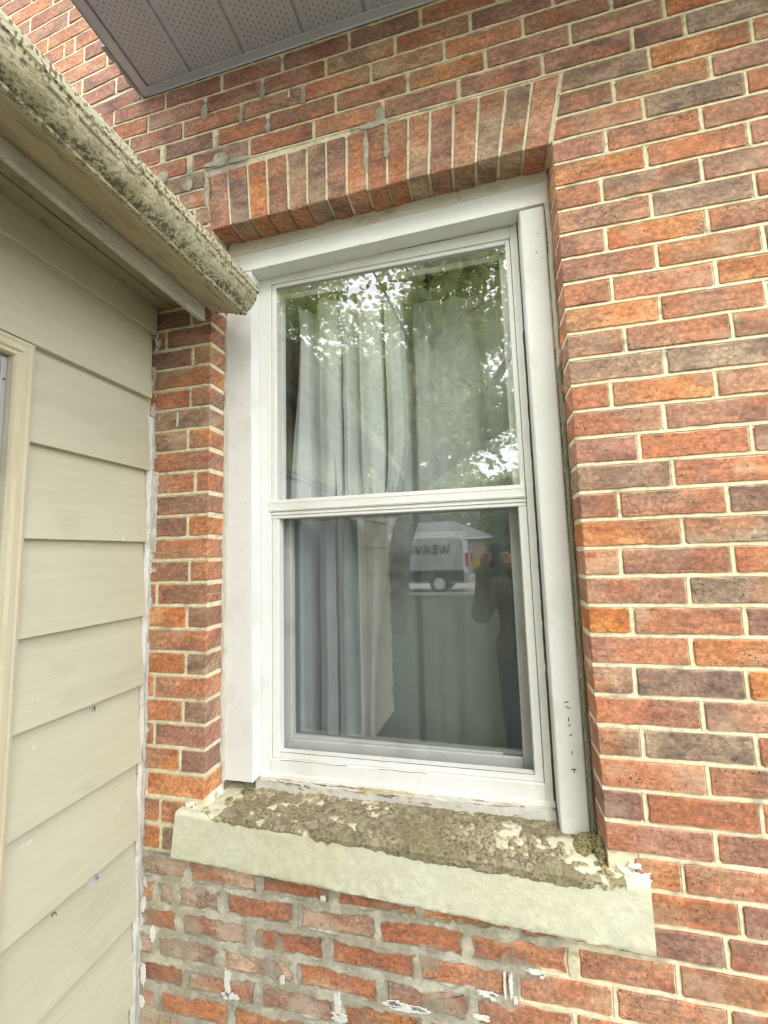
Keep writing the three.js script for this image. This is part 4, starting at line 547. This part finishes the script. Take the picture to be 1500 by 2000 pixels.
// ---------------------------------------------------------------- what the glass mirrors: lawn, road, van, bungalow, trees
{
  const lawnMap = tex(1024, 1024, (u, v) => { const n = fbm(u * 12, v * 12, 4, 12, 12, 401), f = fbm(u * 200, v * 200, 2, 200, 200, 403); let c = mix3([58, 66, 42], [76, 80, 54], n); return c.map((q) => q * (0.7 + 0.6 * f)); }, true, [0.25, 0.25]);
  const ground = (name, x0, x1, z0, z1, y, m) => { const g = new THREE.PlaneGeometry(x1 - x0, z1 - z0, 1, 1).rotateX(-Math.PI / 2).translate((x0 + x1) / 2, y, (z0 + z1) / 2); const p = g.attributes.position, uv = g.attributes.uv; for (let i = 0; i < uv.count; i++) uv.setXY(i, p.getX(i), p.getZ(i)); return tag(solo(name, g, m), null, null, null, 'structure'); };
  ground('lawn', -300, 300, -300, 300, 0, std({ map: lawnMap, roughness: 1 }));
  const asphalt = std({ map: speck([176, 172, 164], [150, 146, 138], 0.7, 410, 90), roughness: 0.95 });
  ground('road', -200, 200, 13.3, 19.6, 0.004, asphalt);
  const kerb = new THREE.Group(); kerb.name = 'kerb'; scene.add(kerb); kerb.position.set(0, 0, 13.2); tag(kerb, null, null, null, 'structure'); part('kerb_stone', [box(-60, 60, 0, 0.11, 13.15, 13.3, 0.02), box(-60, 60, 0, 0.11, 19.6, 19.75, 0.02)], std({ color: rgb(176, 172, 162), roughness: 0.95 }), kerb);
}
// the van across the lawn, its rear towards the right as one faces the window
{
  const van = thing('work_van', 'grey work van with a ladder rack, parked beyond the lawn and mirrored in the glass', 'van', [-4.4, 0, 15]);
  const paint = new THREE.MeshPhysicalMaterial({ color: rgb(170, 172, 170), roughness: 0.4, clearcoat: 0.6, clearcoatRoughness: 0.15 }), dark = std({ color: rgb(40, 40, 42), roughness: 0.6 }), chrome = std({ color: rgb(214, 214, 214), roughness: 0.3, metalness: 0.4 }), glassM = std({ color: rgb(24, 28, 30), roughness: 0.06 });
  const side = new THREE.Shape(); const S = [[0.0, 0.5], [0.02, 1.05], [0.1, 1.75], [0.24, 2.02], [0.5, 2.08], [3.5, 2.08], [3.95, 1.98], [4.55, 1.3], [5.35, 1.12], [5.5, 0.95], [5.52, 0.45], [4.95, 0.42], [0.06, 0.42]]; S.forEach(([x, y], i) => i ? side.lineTo(x, y) : side.moveTo(x, y));
  const g = new THREE.ExtrudeGeometry(side, { depth: 1.86, bevelEnabled: true, bevelSize: 0.05, bevelThickness: 0.06, bevelSegments: 3 }); g.applyMatrix4(new THREE.Matrix4().makeScale(-1, 1, 1)); { const p = g.attributes.position; for (let i = 0; i < p.count; i += 3) { const t = [p.getX(i + 1), p.getY(i + 1), p.getZ(i + 1)]; p.setXYZ(i + 1, p.getX(i + 2), p.getY(i + 2), p.getZ(i + 2)); p.setXYZ(i + 2, ...t); } } g.computeVertexNormals(); g.translate(-1.62, 0, 14.12); part('body', g, paint, van);
  const X = (d) => -1.62 - d, Z0 = 14.05;
  part('window', box(X(3.95), X(3.05), 1.36, 1.88, Z0 - 0.002, Z0 + 0.05, 0.02), glassM, van); part('windscreen', new THREE.PlaneGeometry(1.6, 0.85).rotateY(-Math.PI / 2).rotateZ(0.83).translate(X(4.32), 1.64, 15.05), glassM, van); part('rear_window', box(X(0.09), X(0.035), 1.3, 1.78, 14.3, 15.8, 0.02), glassM, van);
  part('lower_panel', box(X(4.9), X(0.12), 0.44, 0.86, Z0 - 0.006, Z0 + 0.04, 0.015), dark, van);
  for (const q of [[2.96, 1.95], [4.02, 1.9], [1.55, 1.95]]) part('door_seam', box(X(q[0]), X(q[0] - 0.01), 0.5, q[1], Z0 - 0.004, Z0 + 0.02, 0), dark, van);
  for (const dz of [14.0, 15.84]) for (const d of [1.05, 4.5]) { const w = part('wheel', new THREE.CylinderGeometry(0.37, 0.37, 0.26, 28).rotateX(Math.PI / 2).translate(X(d), 0.37, dz + 0.13), std({ color: rgb(26, 26, 26), roughness: 0.9 }), van); part('rim', new THREE.CylinderGeometry(0.2, 0.22, 0.28, 20).rotateX(Math.PI / 2).translate(X(d), 0.37, dz + 0.13), chrome, w); }
  part('bumper', [box(X(0.02), X(-0.14), 0.42, 0.62, 14.12, 15.98, 0.03)], chrome, van); part('rear_pillar', box(X(0.14), X(-0.045), 0.75, 1.95, 14.045, 14.14, 0.02), std({ color: rgb(226, 226, 228), roughness: 0.35 }), van);
  for (const z of [14.06, 15.86]) part('tail_light', box(X(0.06), X(-0.06), 0.98, 1.5, z - 0.03, z + 0.13, 0.02), std({ color: rgb(190, 40, 40), roughness: 0.25 }), van);
  part('ladder_rack', [box(X(3.5), X(0.1), 2.2, 2.25, 14.16, 14.21, 0.01), box(X(3.5), X(0.1), 2.2, 2.25, 15.85, 15.9, 0.01), ...[0.3, 1.4, 2.5, 3.4].map((d) => box(X(d + 0.05), X(d), 2.05, 2.22, 14.17, 15.88, 0.01)), box(X(3.6), X(0.0), 2.27, 2.34, 14.3, 14.34, 0.01), box(X(3.6), X(0.0), 2.27, 2.34, 14.66, 14.7, 0.01)], std({ color: rgb(224, 224, 222), roughness: 0.4 }), van);
  const font = await new FontLoader().loadAsync('fonts/droid/droid_sans_bold.typeface.json'); const tg = new TextGeometry('WEAVER', { font, size: 0.33, depth: 0.012, curveSegments: 4 }); tg.computeBoundingBox(); const tw = tg.boundingBox.max.x - tg.boundingBox.min.x; tg.scale(2.02 / tw, 1, 1); tg.rotateY(Math.PI); tg.translate(-2.2, 1.5, Z0 - 0.001); part('lettering', tg, std({ color: rgb(36, 38, 40), roughness: 0.5 }), van);
}
// the bungalow over the road
{
  const hs = thing('bungalow', 'low brick bungalow with grey hipped roof across the road, mirrored behind the van', 'house', [-5, 0, 27]);
  const bw = std({ map: speck([206, 176, 158], [182, 150, 132], 0.7, 420, 80), roughness: 0.95 }), wt = std({ color: rgb(228, 228, 226), roughness: 0.6 }), sh = std({ map: speck([128, 126, 130], [104, 102, 106], 0.8, 430, 80), roughness: 1 });
  part('wall', box(-13, 0.2, 0, 2.45, 24.8, 31, 0), bw, hs);
  const rp = [[-13.6, 2.36, 24.2], [0.75, 2.36, 24.2], [0.75, 2.36, 31.6], [-13.6, 2.36, 31.6], [-10.6, 3.75, 27.9], [-2.3, 3.75, 27.9]]; const f = [[0, 1, 5], [0, 5, 4], [1, 2, 5], [2, 3, 4], [2, 4, 5], [3, 0, 4], [0, 2, 1], [0, 3, 2]]; const pos = []; for (const t of f) for (const k of [t[0], t[2], t[1]]) pos.push(...rp[k]); const rg = new THREE.BufferGeometry(); rg.setAttribute('position', new THREE.Float32BufferAttribute(pos, 3)); rg.setAttribute('uv', new THREE.Float32BufferAttribute(new Float32Array(pos.length / 3 * 2), 2)); uvm(rg); rg.computeVertexNormals();
  const roof = part('roof', rg, std({ map: sh.map, roughness: 1, side: THREE.DoubleSide }), hs); part('gutter', box(-13.6, 0.78, 2.3, 2.42, 24.12, 24.24, 0.02), wt, roof); part('chimney', box(-7.2, -6.5, 3.2, 4.6, 27.5, 28.2, 0.02), bw, roof);
  for (const [x0, x1] of [[-1.75, -0.95], [-6.4, -4.4], [-10.6, -8.9]]) { const w = part('window', [box(x0 - 0.1, x1 + 0.1, 1.9, 2.0, 24.74, 24.86, 0.01), box(x0 - 0.1, x1 + 0.1, 0.7, 0.8, 24.72, 24.86, 0.01), box(x0 - 0.1, x0, 0.8, 1.9, 24.74, 24.86, 0.01), box(x1, x1 + 0.1, 0.8, 1.9, 24.74, 24.86, 0.01)], wt, hs); part('pane', box(x0, x1, 0.8, 1.9, 24.78, 24.82, 0), std({ color: rgb(120, 130, 138), roughness: 0.1 }), w); }
  const dr = part('door', box(-3.6, -2.7, 0, 2.05, 24.74, 24.83, 0.01), std({ color: rgb(120, 60, 48), roughness: 0.6 }), hs); part('handle', new THREE.SphereGeometry(0.04, 8, 6).translate(-3.5, 1, 24.7), wt, dr); hs.position.x -= 1.4;
}
// trees: trunk and limbs, and a crown of leaf sprays
function leafSpray(n, size, spread, sd) { const r = rng(sd), pos = [], nor = []; const v = new THREE.Vector3(), q = new THREE.Quaternion(), e = new THREE.Euler(); for (let i = 0; i < n; i++) { const c = new THREE.Vector3((r() - 0.5), (r() - 0.5) * 0.7, (r() - 0.5)).multiplyScalar(spread * 2); e.set((r() - 0.5) * 1.9, r() * 6.28, (r() - 0.5) * 1.9); q.setFromEuler(e); const s = size * (0.6 + 0.8 * r()); const L = [[0, 0, -s], [s * 0.52, 0.1 * s, -0.1 * s], [0, 0, s], [-s * 0.52, 0.1 * s, -0.1 * s]].map((p) => v.set(...p).applyQuaternion(q).add(c).toArray()); for (const k of [0, 1, 2, 0, 2, 3]) pos.push(...L[k]); } const g = new THREE.BufferGeometry(); g.setAttribute('position', new THREE.Float32BufferAttribute(pos, 3)); g.computeVertexNormals(); return g; }
const leafM = new THREE.MeshPhysicalMaterial({ color: new THREE.Color(0.5, 0.56, 0.33), roughness: 0.9, transmission: 0.5, thickness: 0, side: THREE.DoubleSide, specularIntensity: 0.3 });
const barkM = std({ map: tex(512, 512, (u, v) => { const n = fbm(u * 20, v * 6, 4, 20, 6, 441); return mix3([126, 118, 106], [78, 70, 62], sm(0.4, 0.65, n)); }), bumpMap: gritBump, bumpScale: 0.02, roughness: 1 });
function limb(pts, r0, r1, sd) { const c = new THREE.CatmullRomCurve3(pts.map((p) => new THREE.Vector3(...p))); const n = pts.length * 7, g = new THREE.TubeGeometry(c, n, 1, 10); const p = g.attributes.position; const ctr = c.getSpacedPoints(n); for (let i = 0; i < p.count; i++) { const k = Math.floor(i / 11), t = k / n, o = ctr[k]; const d = new THREE.Vector3().fromBufferAttribute(p, i).sub(o); const rr = lerp(r0, r1, Math.pow(t, 0.8)) * (0.9 + 0.25 * vn(k * 0.8 + sd, (i % 11) * 0.9)); p.setXYZ(i, o.x + d.x * rr, o.y + d.y * rr, o.z + d.z * rr); } g.computeVertexNormals(); return g.toNonIndexed(); }
const spray = leafSpray(14, 0.075, 0.27, 5), sprayFar = leafSpray(14, 0.2, 0.5, 6);
function crown(parent, count, pick, geo, sc, sd, hue) { const r = rng(sd); const im = new THREE.InstancedMesh(geo, leafM, count); const m = new THREE.Matrix4(), q = new THREE.Quaternion(), e = new THREE.Euler(), col = new THREE.Color(), o = origin(parent); let k = 0, guard = 0; while (k < count && guard++ < count * 40) { const p = pick(r); if (!p) continue; e.set((r() - 0.5) * 0.8, r() * 6.28, (r() - 0.5) * 0.8); q.setFromEuler(e); const s = sc * (0.7 + 0.6 * r()); m.compose(new THREE.Vector3(p[0] - o.x, p[1] - o.y, p[2] - o.z), q, new THREE.Vector3(s, s, s)); im.setMatrixAt(k, m); const t = r(); col.setRGB((0.7 + 0.7 * t) * hue[0], (0.8 + 0.45 * t) * hue[1], (0.7 + 0.3 * t) * hue[2]); im.setColorAt(k, col); k++; } im.count = k; im.name = numbered('crown'); shade(im); parent.add(im); im.userData.kind = 'stuff'; return im; }
{
  const t = thing('maple_tree', 'big leafy maple on the lawn, mirrored in the upper pane with sky between its leaves', 'tree', [-2.35, 0, 6.6]);
  const T = [-2.35, 0, 6.6]; const limbs = [];
  limbs.push(limb([[-2.35, -0.1, 6.6], [-2.32, 1.2, 6.58], [-2.05, 2.3, 6.55], [-1.35, 3.0, 6.5]], 0.27, 0.19, 1));
  const main = [[[-1.4, 2.8, 6.5], [-0.6, 3.9, 6.5], [0.3, 5.0, 6.4], [1.2, 6.6, 6.2], [1.6, 8.2, 6]], [[-1.35, 2.9, 6.5], [-0.4, 3.45, 6.3], [0.6, 4.0, 6.1], [2.0, 4.7, 5.6], [3.4, 5.6, 5.2]], [[-1.55, 2.5, 6.55], [-1.7, 4.0, 6.8], [-1.6, 5.8, 7], [-1.3, 8.0, 7.2]], [[-1.6, 2.4, 6.55], [-2.6, 3.8, 6.2], [-3.6, 5.2, 5.8], [-4.4, 6.6, 5.4]], [[-1.6, 2.7, 6.6], [-2.4, 4.4, 7.6], [-3, 6, 8.6]], [[-1.5, 2.8, 6.5], [-1.2, 4.6, 5.6], [-0.9, 6.2, 4.8], [-0.8, 7.4, 4.2]]];
  main.forEach((m, i) => limbs.push(limb(m, [0.13, 0.1, 0.12, 0.11, 0.1, 0.1][i], 0.02, i + 3))); const r = rng(77); const tips = [];
  main.forEach((m, i) => { const c = new THREE.CatmullRomCurve3(m.map((p) => new THREE.Vector3(...p))); for (let k = 0; k < 15; k++) { const t0 = 0.22 + 0.78 * k / 14, p = c.getPoint(t0); const d = new THREE.Vector3((r() - 0.5) * 2, r() * 0.9 - 0.1, (r() - 0.5) * 2).multiplyScalar(1.15 + r() * 1.1); const q = p.clone().addScaledVector(d, 0.5).add(new THREE.Vector3(0, 0.12, 0)), e = p.clone().add(d); limbs.push(limb([p.toArray(), q.toArray(), e.toArray()], 0.032, 0.006, k + i * 20)); for (const w of [0.35, 0.6, 0.85, 1]) tips.push(p.clone().lerp(e, w)); } });
  part('trunk', limbs, barkM, t);
  const pick = (rr) => { const c = tips[Math.floor(rr() * tips.length)]; const p = [c.x + (rr() - 0.5) * 1.1, c.y + (rr() - 0.5) * 0.9, c.z + (rr() - 0.5) * 1.1]; return p[1] > 2.9 && p[2] > 3 && fbm(p[0] * 1.1 + 20, p[1] * 1.1 + p[2] * 0.7, 3, 0, 0, 461) < 0.6 && (Math.hypot((p[0] - 0.35) / 0.8, (p[1] - 4.75) / 0.55, (p[2] - 6.6) / 2.2) > 1 || rr() < 0.2) ? p : null; };
  crown(t, 2700, pick, spray, 1, 91, [1, 1, 1]);
}
{
  const far = [[-16, 38, 9, 4.5], [-9.5, 42, 11, 5], [-3, 40, 10, 4.6], [3.5, 37, 8.5, 4], [9, 33, 9, 4.4], [16, 36, 10, 5], [-23, 36, 10, 5], [24, 40, 11, 5.4]]; const kinds = ['third to the right of the bungalow chimney as mirrored', 'tallest one, right behind the bungalow chimney as mirrored', 'just behind the bungalow ridge end', 'just left of the bungalow as mirrored, behind the evergreen', 'second to the left of the bungalow as mirrored', 'third to the left of the bungalow as mirrored', 'last of the row to the right, as mirrored', 'last of the row to the left, as mirrored'];
  far.forEach(([x, z, h, w], i) => { const t = thing('background_tree', 'rounded green tree, ' + kinds[i], 'tree', [x, 0, z], 'trees beyond the bungalow'); part('trunk', limb([[x, 0, z], [x + 0.1, h * 0.3, z], [x, h * 0.7, z]], 0.3, 0.08, i), barkM, t); crown(t, 420, (r) => { const a = r() * 6.28, b = Math.acos(2 * r() - 1), q = Math.cbrt(0.25 + 0.75 * r()); const p = [x + w * q * Math.sin(b) * Math.cos(a), h * 0.6 + h * 0.4 * q * Math.cos(b), z + w * q * Math.sin(b) * Math.sin(a)]; return fbm(p[0] * 0.5 + 9, p[1] * 0.5 + p[2] * 0.4, 2) > 0.34 ? p : null; }, sprayFar, 1.5, 300 + i, [0.75, 0.8, 0.8]); });
  const ev = thing('evergreen_tree', 'dark evergreen beside the bungalow, mirrored at the right of the lower pane', 'tree', [1.3, 0, 21.5]); part('trunk', limb([[1.3, 0, 21.5], [1.3, 1.6, 21.5], [1.32, 3.2, 21.5]], 0.14, 0.03, 9), barkM, ev); crown(ev, 700, (r) => { const y = 0.15 + 3.9 * r(), a = r() * 6.28, q = Math.sqrt(r()) * 1.35 * (1 - y / 4.3) + 0.1; return [1.3 + Math.cos(a) * q, y, 21.5 + Math.sin(a) * q]; }, sprayFar, 0.6, 401, [0.3, 0.36, 0.5]); ev.position.x -= 1.25;
  const sb = thing('yellow_shrub', 'low yellow shrub at the corner of the bungalow', 'shrub', [-0.55, 0, 23.9]); part('stem', limb([[-0.55, 0, 23.9], [-0.5, 0.3, 23.9], [-0.55, 0.6, 23.9]], 0.03, 0.01, 9), barkM, sb); crown(sb, 160, (r) => { const a = r() * 6.28, q = Math.sqrt(r()) * 0.6; return [-0.55 + Math.cos(a) * q, 0.1 + 0.75 * r(), 23.9 + Math.sin(a) * q * 0.6]; }, sprayFar, 0.4, 402, [1.5, 1.2, 0.7]); sb.position.x -= 1.4;
}
// ---------------------------------------------------------------- the person with the phone, seen only as a dim reflection
function field(bones, centre, half, res, k = 0.02, extra) {
  const mc = new MarchingCubes(res, new THREE.MeshBasicMaterial(), false, false, 400000); mc.isolation = 0; const n = mc.size, hs = mc.halfsize; const B = bones.map(([a, b, r0, r1]) => { const d = [b[0] - a[0], b[1] - a[1], b[2] - a[2]]; return [a, d, d[0] * d[0] + d[1] * d[1] + d[2] * d[2] || 1e-9, r0, r1]; });
  for (let z = 0; z < n; z++) for (let y = 0; y < n; y++) for (let x = 0; x < n; x++) { const p = [centre[0] + (x - hs) / hs * half, centre[1] + (y - hs) / hs * half, centre[2] + (z - hs) / hs * half]; let d = 1e3; for (const [a, q, l, r0, r1] of B) { const px = p[0] - a[0], py = p[1] - a[1], pz = p[2] - a[2]; let t = (px * q[0] + py * q[1] + pz * q[2]) / l; t = t < 0 ? 0 : t > 1 ? 1 : t; const e = Math.hypot(px - q[0] * t, py - q[1] * t, pz - q[2] * t) - lerp(r0, r1, t); const h = Math.max(k - Math.abs(d - e), 0) / k; d = Math.min(d, e) - h * h * k * 0.25; } if (extra) d = extra(p, d); mc.field[z * n * n + y * n + x] = -d; }
  mc.update(); const g = new THREE.BufferGeometry(); g.setAttribute('position', new THREE.BufferAttribute(mc.positionArray.slice(0, mc.count * 3), 3)); g.setAttribute('normal', new THREE.BufferAttribute(mc.normalArray.slice(0, mc.count * 3), 3)); g.scale(half, half, half); g.translate(...centre); { const nn = g.attributes.normal; for (let i = 0; i < nn.count; i++) { const v = new THREE.Vector3().fromBufferAttribute(nn, i).normalize(); nn.setXYZ(i, v.x, v.y, v.z); } } g.setAttribute('uv', new THREE.BufferAttribute(new Float32Array(g.attributes.position.count * 2), 2)); return g;
}
{
  const px = -0.1, pz = 1.56; const me = thing('person', 'person in olive jacket over navy top, holding up a phone towards the window', 'person', [px, 0, pz]);
  const skin = std({ color: rgb(206, 156, 132), roughness: 0.6 }), jacket = std({ color: rgb(128, 122, 104), roughness: 0.95 }), navy = std({ color: rgb(66, 78, 118), roughness: 0.9 }), jeans = std({ color: rgb(84, 90, 108), roughness: 0.95 }), hairM = std({ color: rgb(70, 54, 42), roughness: 0.9 });
  const hd = [px, 1.462, pz - 0.02], sh = 1.27, hip = 0.86; const SR = [px + 0.17, sh, pz], SL = [px - 0.17, sh, pz], ER = [px + 0.2, 1.1, pz - 0.2], EL = [px - 0.27, 1.12, pz - 0.17], WR = [-0.165, 1.45, 1.225], WL = [-0.325, 1.45, 1.225];
  const torso = [[[px, hip + 0.04, pz], [px, 1.05, pz], 0.13, 0.125], [[px, 1.05, pz], [px, 1.2, pz], 0.125, 0.135], [[px - 0.09, 1.22, pz], [px + 0.09, 1.22, pz], 0.095, 0.095], [[px - 0.13, sh - 0.01, pz], [px + 0.13, sh - 0.01, pz], 0.065, 0.065], [[px - 0.07, hip, pz], [px + 0.07, hip, pz], 0.105, 0.105]];
  const arms = [[SR, ER, 0.056, 0.045], [ER, WR, 0.044, 0.028], [SL, EL, 0.056, 0.045], [EL, WL, 0.044, 0.028]];
  const legs = [[[px + 0.09, hip - 0.02, pz], [px + 0.1, 0.46, pz - 0.015], 0.088, 0.056], [[px + 0.1, 0.46, pz - 0.015], [px + 0.1, 0.09, pz + 0.02], 0.054, 0.038], [[px - 0.09, hip - 0.02, pz], [px - 0.1, 0.46, pz - 0.015], 0.088, 0.056], [[px - 0.1, 0.46, pz - 0.015], [px - 0.1, 0.09, pz + 0.02], 0.054, 0.038]];
  const neck = [[[px, sh, pz], [hd[0], hd[1] - 0.06, hd[2] + 0.012], 0.058, 0.05]];
  const feet = [[[px + 0.1, 0.07, pz + 0.03], [px + 0.11, 0.035, pz - 0.16], 0.04, 0.03], [[px - 0.1, 0.07, pz + 0.03], [px - 0.11, 0.035, pz - 0.16], 0.04, 0.03]];
  const body = [field([...torso, ...arms, ...legs, ...neck, ...feet], [px - 0.02, 0.8, pz - 0.15], 0.84, 112, 0.04)];
  // head: cranium, jaw, nose, lips, ears; it looks along -z
  const h = ([x, y, z]) => [hd[0] + x, hd[1] + y, hd[2] + z];
  body.push(field([[h([0, 0.028, 0.01]), h([0, 0.028, 0.03]), 0.078, 0.076], [h([0, -0.01, -0.02]), h([0, -0.055, -0.03]), 0.064, 0.046], [h([0, -0.085, -0.062]), h([0, -0.085, -0.055]), 0.022, 0.02], [h([0, 0.012, -0.084]), h([0, -0.022, -0.101]), 0.008, 0.012], [h([-0.018, -0.05, -0.083]), h([0.018, -0.05, -0.083]), 0.007, 0.007], [h([-0.016, -0.061, -0.082]), h([0.016, -0.061, -0.082]), 0.007, 0.007], [h([-0.076, 0.0, 0.012]), h([-0.079, -0.03, 0.008]), 0.014, 0.009], [h([0.076, 0.0, 0.012]), h([0.079, -0.03, 0.008]), 0.014, 0.009], [h([-0.045, 0.034, -0.062]), h([-0.018, 0.034, -0.07]), 0.013, 0.012], [h([0.045, 0.034, -0.062]), h([0.018, 0.034, -0.07]), 0.013, 0.012], [h([0, -0.08, 0.02]), h([0, -0.14, 0.03]), 0.05, 0.054]], [hd[0], hd[1] - 0.01, hd[2]], 0.165, 72, 0.022));
  // hands: the palms hold the phone's sides, fingers bent round its back, thumbs in front
  for (const s of [1, -1]) { const W = s > 0 ? WR : WL, k = [W[0] - s * 0.008, W[1] + 0.055, W[2] - 0.03], b = [[W, k, 0.026, 0.03]]; for (let f = 0; f < 4; f++) { const y0 = k[1] + 0.028 - f * 0.019, x0 = k[0] + s * 0.002, L = [1, 1.1, 1.02, 0.8][f]; b.push([[x0, y0, k[2] - 0.012], [x0 - s * 0.004, y0 + 0.004, k[2] - 0.046 * L], 0.0095, 0.0088], [[x0 - s * 0.004, y0 + 0.004, k[2] - 0.046 * L], [x0 - s * 0.026 * L, y0 + 0.003, k[2] - 0.056], 0.0088, 0.0078], [[x0 - s * 0.026 * L, y0 + 0.003, k[2] - 0.056], [x0 - s * 0.044 * L, y0 + 0.001, k[2] - 0.053], 0.0078, 0.0068]); } b.push([[k[0], k[1] - 0.02, k[2]], [k[0] - s * 0.02, k[1] + 0.008, k[2] - 0.014], 0.013, 0.0105], [[k[0] - s * 0.02, k[1] + 0.008, k[2] - 0.014], [k[0] - s * 0.036, k[1] + 0.03, k[2] - 0.022], 0.0105, 0.0085]); body.push(field(b, [k[0] - s * 0.01, k[1] - 0.01, k[2] - 0.02], 0.1, 64, 0.006)); }
  part('body', body, skin, me);
  const inflate = (bs, d) => bs.map(([a, b, r0, r1]) => [a, b, r0 + d, r1 + d]);
  part('jacket', field([...inflate(torso, 0.02), ...inflate(arms, 0.017)].map(([a, b, r0, r1], i) => i > 4 && (b === WR || b === WL) ? [a, [lerp(a[0], b[0], 0.9), lerp(a[1], b[1], 0.9), lerp(a[2], b[2], 0.9)], r0, r1 + 0.004] : [a, b, r0, r1]), [px - 0.02, 1.12, pz - 0.12], 0.48, 88, 0.04, (p, d) => Math.max(d, (Math.abs(p[0] - px) < 0.055 + 0.04 * (1.3 - p[1]) && p[2] < pz ? 0.011 : 0) + d, p[1] > sh + 0.035 && Math.hypot(p[0] - px, p[2] - pz) < 0.075 ? 0.01 : -1)), jacket, me);
  part('top', field(inflate(torso, 0.011), [px, 1.08, pz], 0.34, 64, 0.04), navy, me);
  part('jeans', field([...inflate(legs, 0.012), [[px - 0.07, hip, pz], [px + 0.07, hip, pz], 0.118, 0.118]], [px, 0.5, pz], 0.52, 84, 0.03, (p, d) => Math.max(d, 0.05 - p[1])), jeans, me);
  part('shoe', field(inflate(feet, 0.012), [px, 0.06, pz - 0.06], 0.26, 56, 0.02, (p, d) => Math.max(d, 0.004 - p[1])), std({ color: rgb(50, 48, 46), roughness: 0.8 }), me);
  part('hair', field([[h([0, 0.045, 0.016]), h([0, 0.04, 0.036]), 0.082, 0.08], [h([0, 0.0, 0.06]), h([0, -0.03, 0.058]), 0.055, 0.045]], [hd[0], hd[1] + 0.02, hd[2]], 0.15, 56, 0.02, (p, d) => { const y = p[1] - hd[1], z = p[2] - hd[2]; return Math.max(d, 0.05 - y + (z + 0.05) * -1.1 < -1 ? -1 : (z < -0.01 ? 0.058 - y - (-0.01 - z) * 0.25 : z < 0.02 ? 0.02 - y : -1)); }), hairM, me);
  for (const s of [-1, 1]) part('eye', new THREE.SphereGeometry(0.0115, 12, 9).translate(hd[0] + s * 0.031, hd[1] + 0.016, hd[2] - 0.068), std({ color: rgb(60, 50, 44), roughness: 0.2 }), me);
  const phone = thing('phone', 'dark phone held up in both hands facing the window', 'phone', [-0.2446, H - 1.14, 1.176]); part('body', box(-0.283, -0.207, H - 1.195, H - 1.04, 1.164, 1.172, 0.0035, 3), std({ color: rgb(34, 36, 42), roughness: 0.35 }), phone); part('screen', box(-0.28, -0.21, H - 1.192, H - 1.043, 1.1718, 1.1726, 0.0003), std({ color: rgb(16, 18, 20), roughness: 0.1 }), phone); for (const [x, y] of [[-0.2546, -1.0557], [-0.2546, -1.115], [-0.228, -1.0557]]) part('camera_lens', new THREE.CylinderGeometry(0.0065, 0.0065, 0.003, 16).rotateX(Math.PI / 2).translate(x, H + y, 1.1635).toNonIndexed(), std({ color: rgb(12, 12, 14), roughness: 0.1 }), phone);
}
renderer.render(scene, camera);
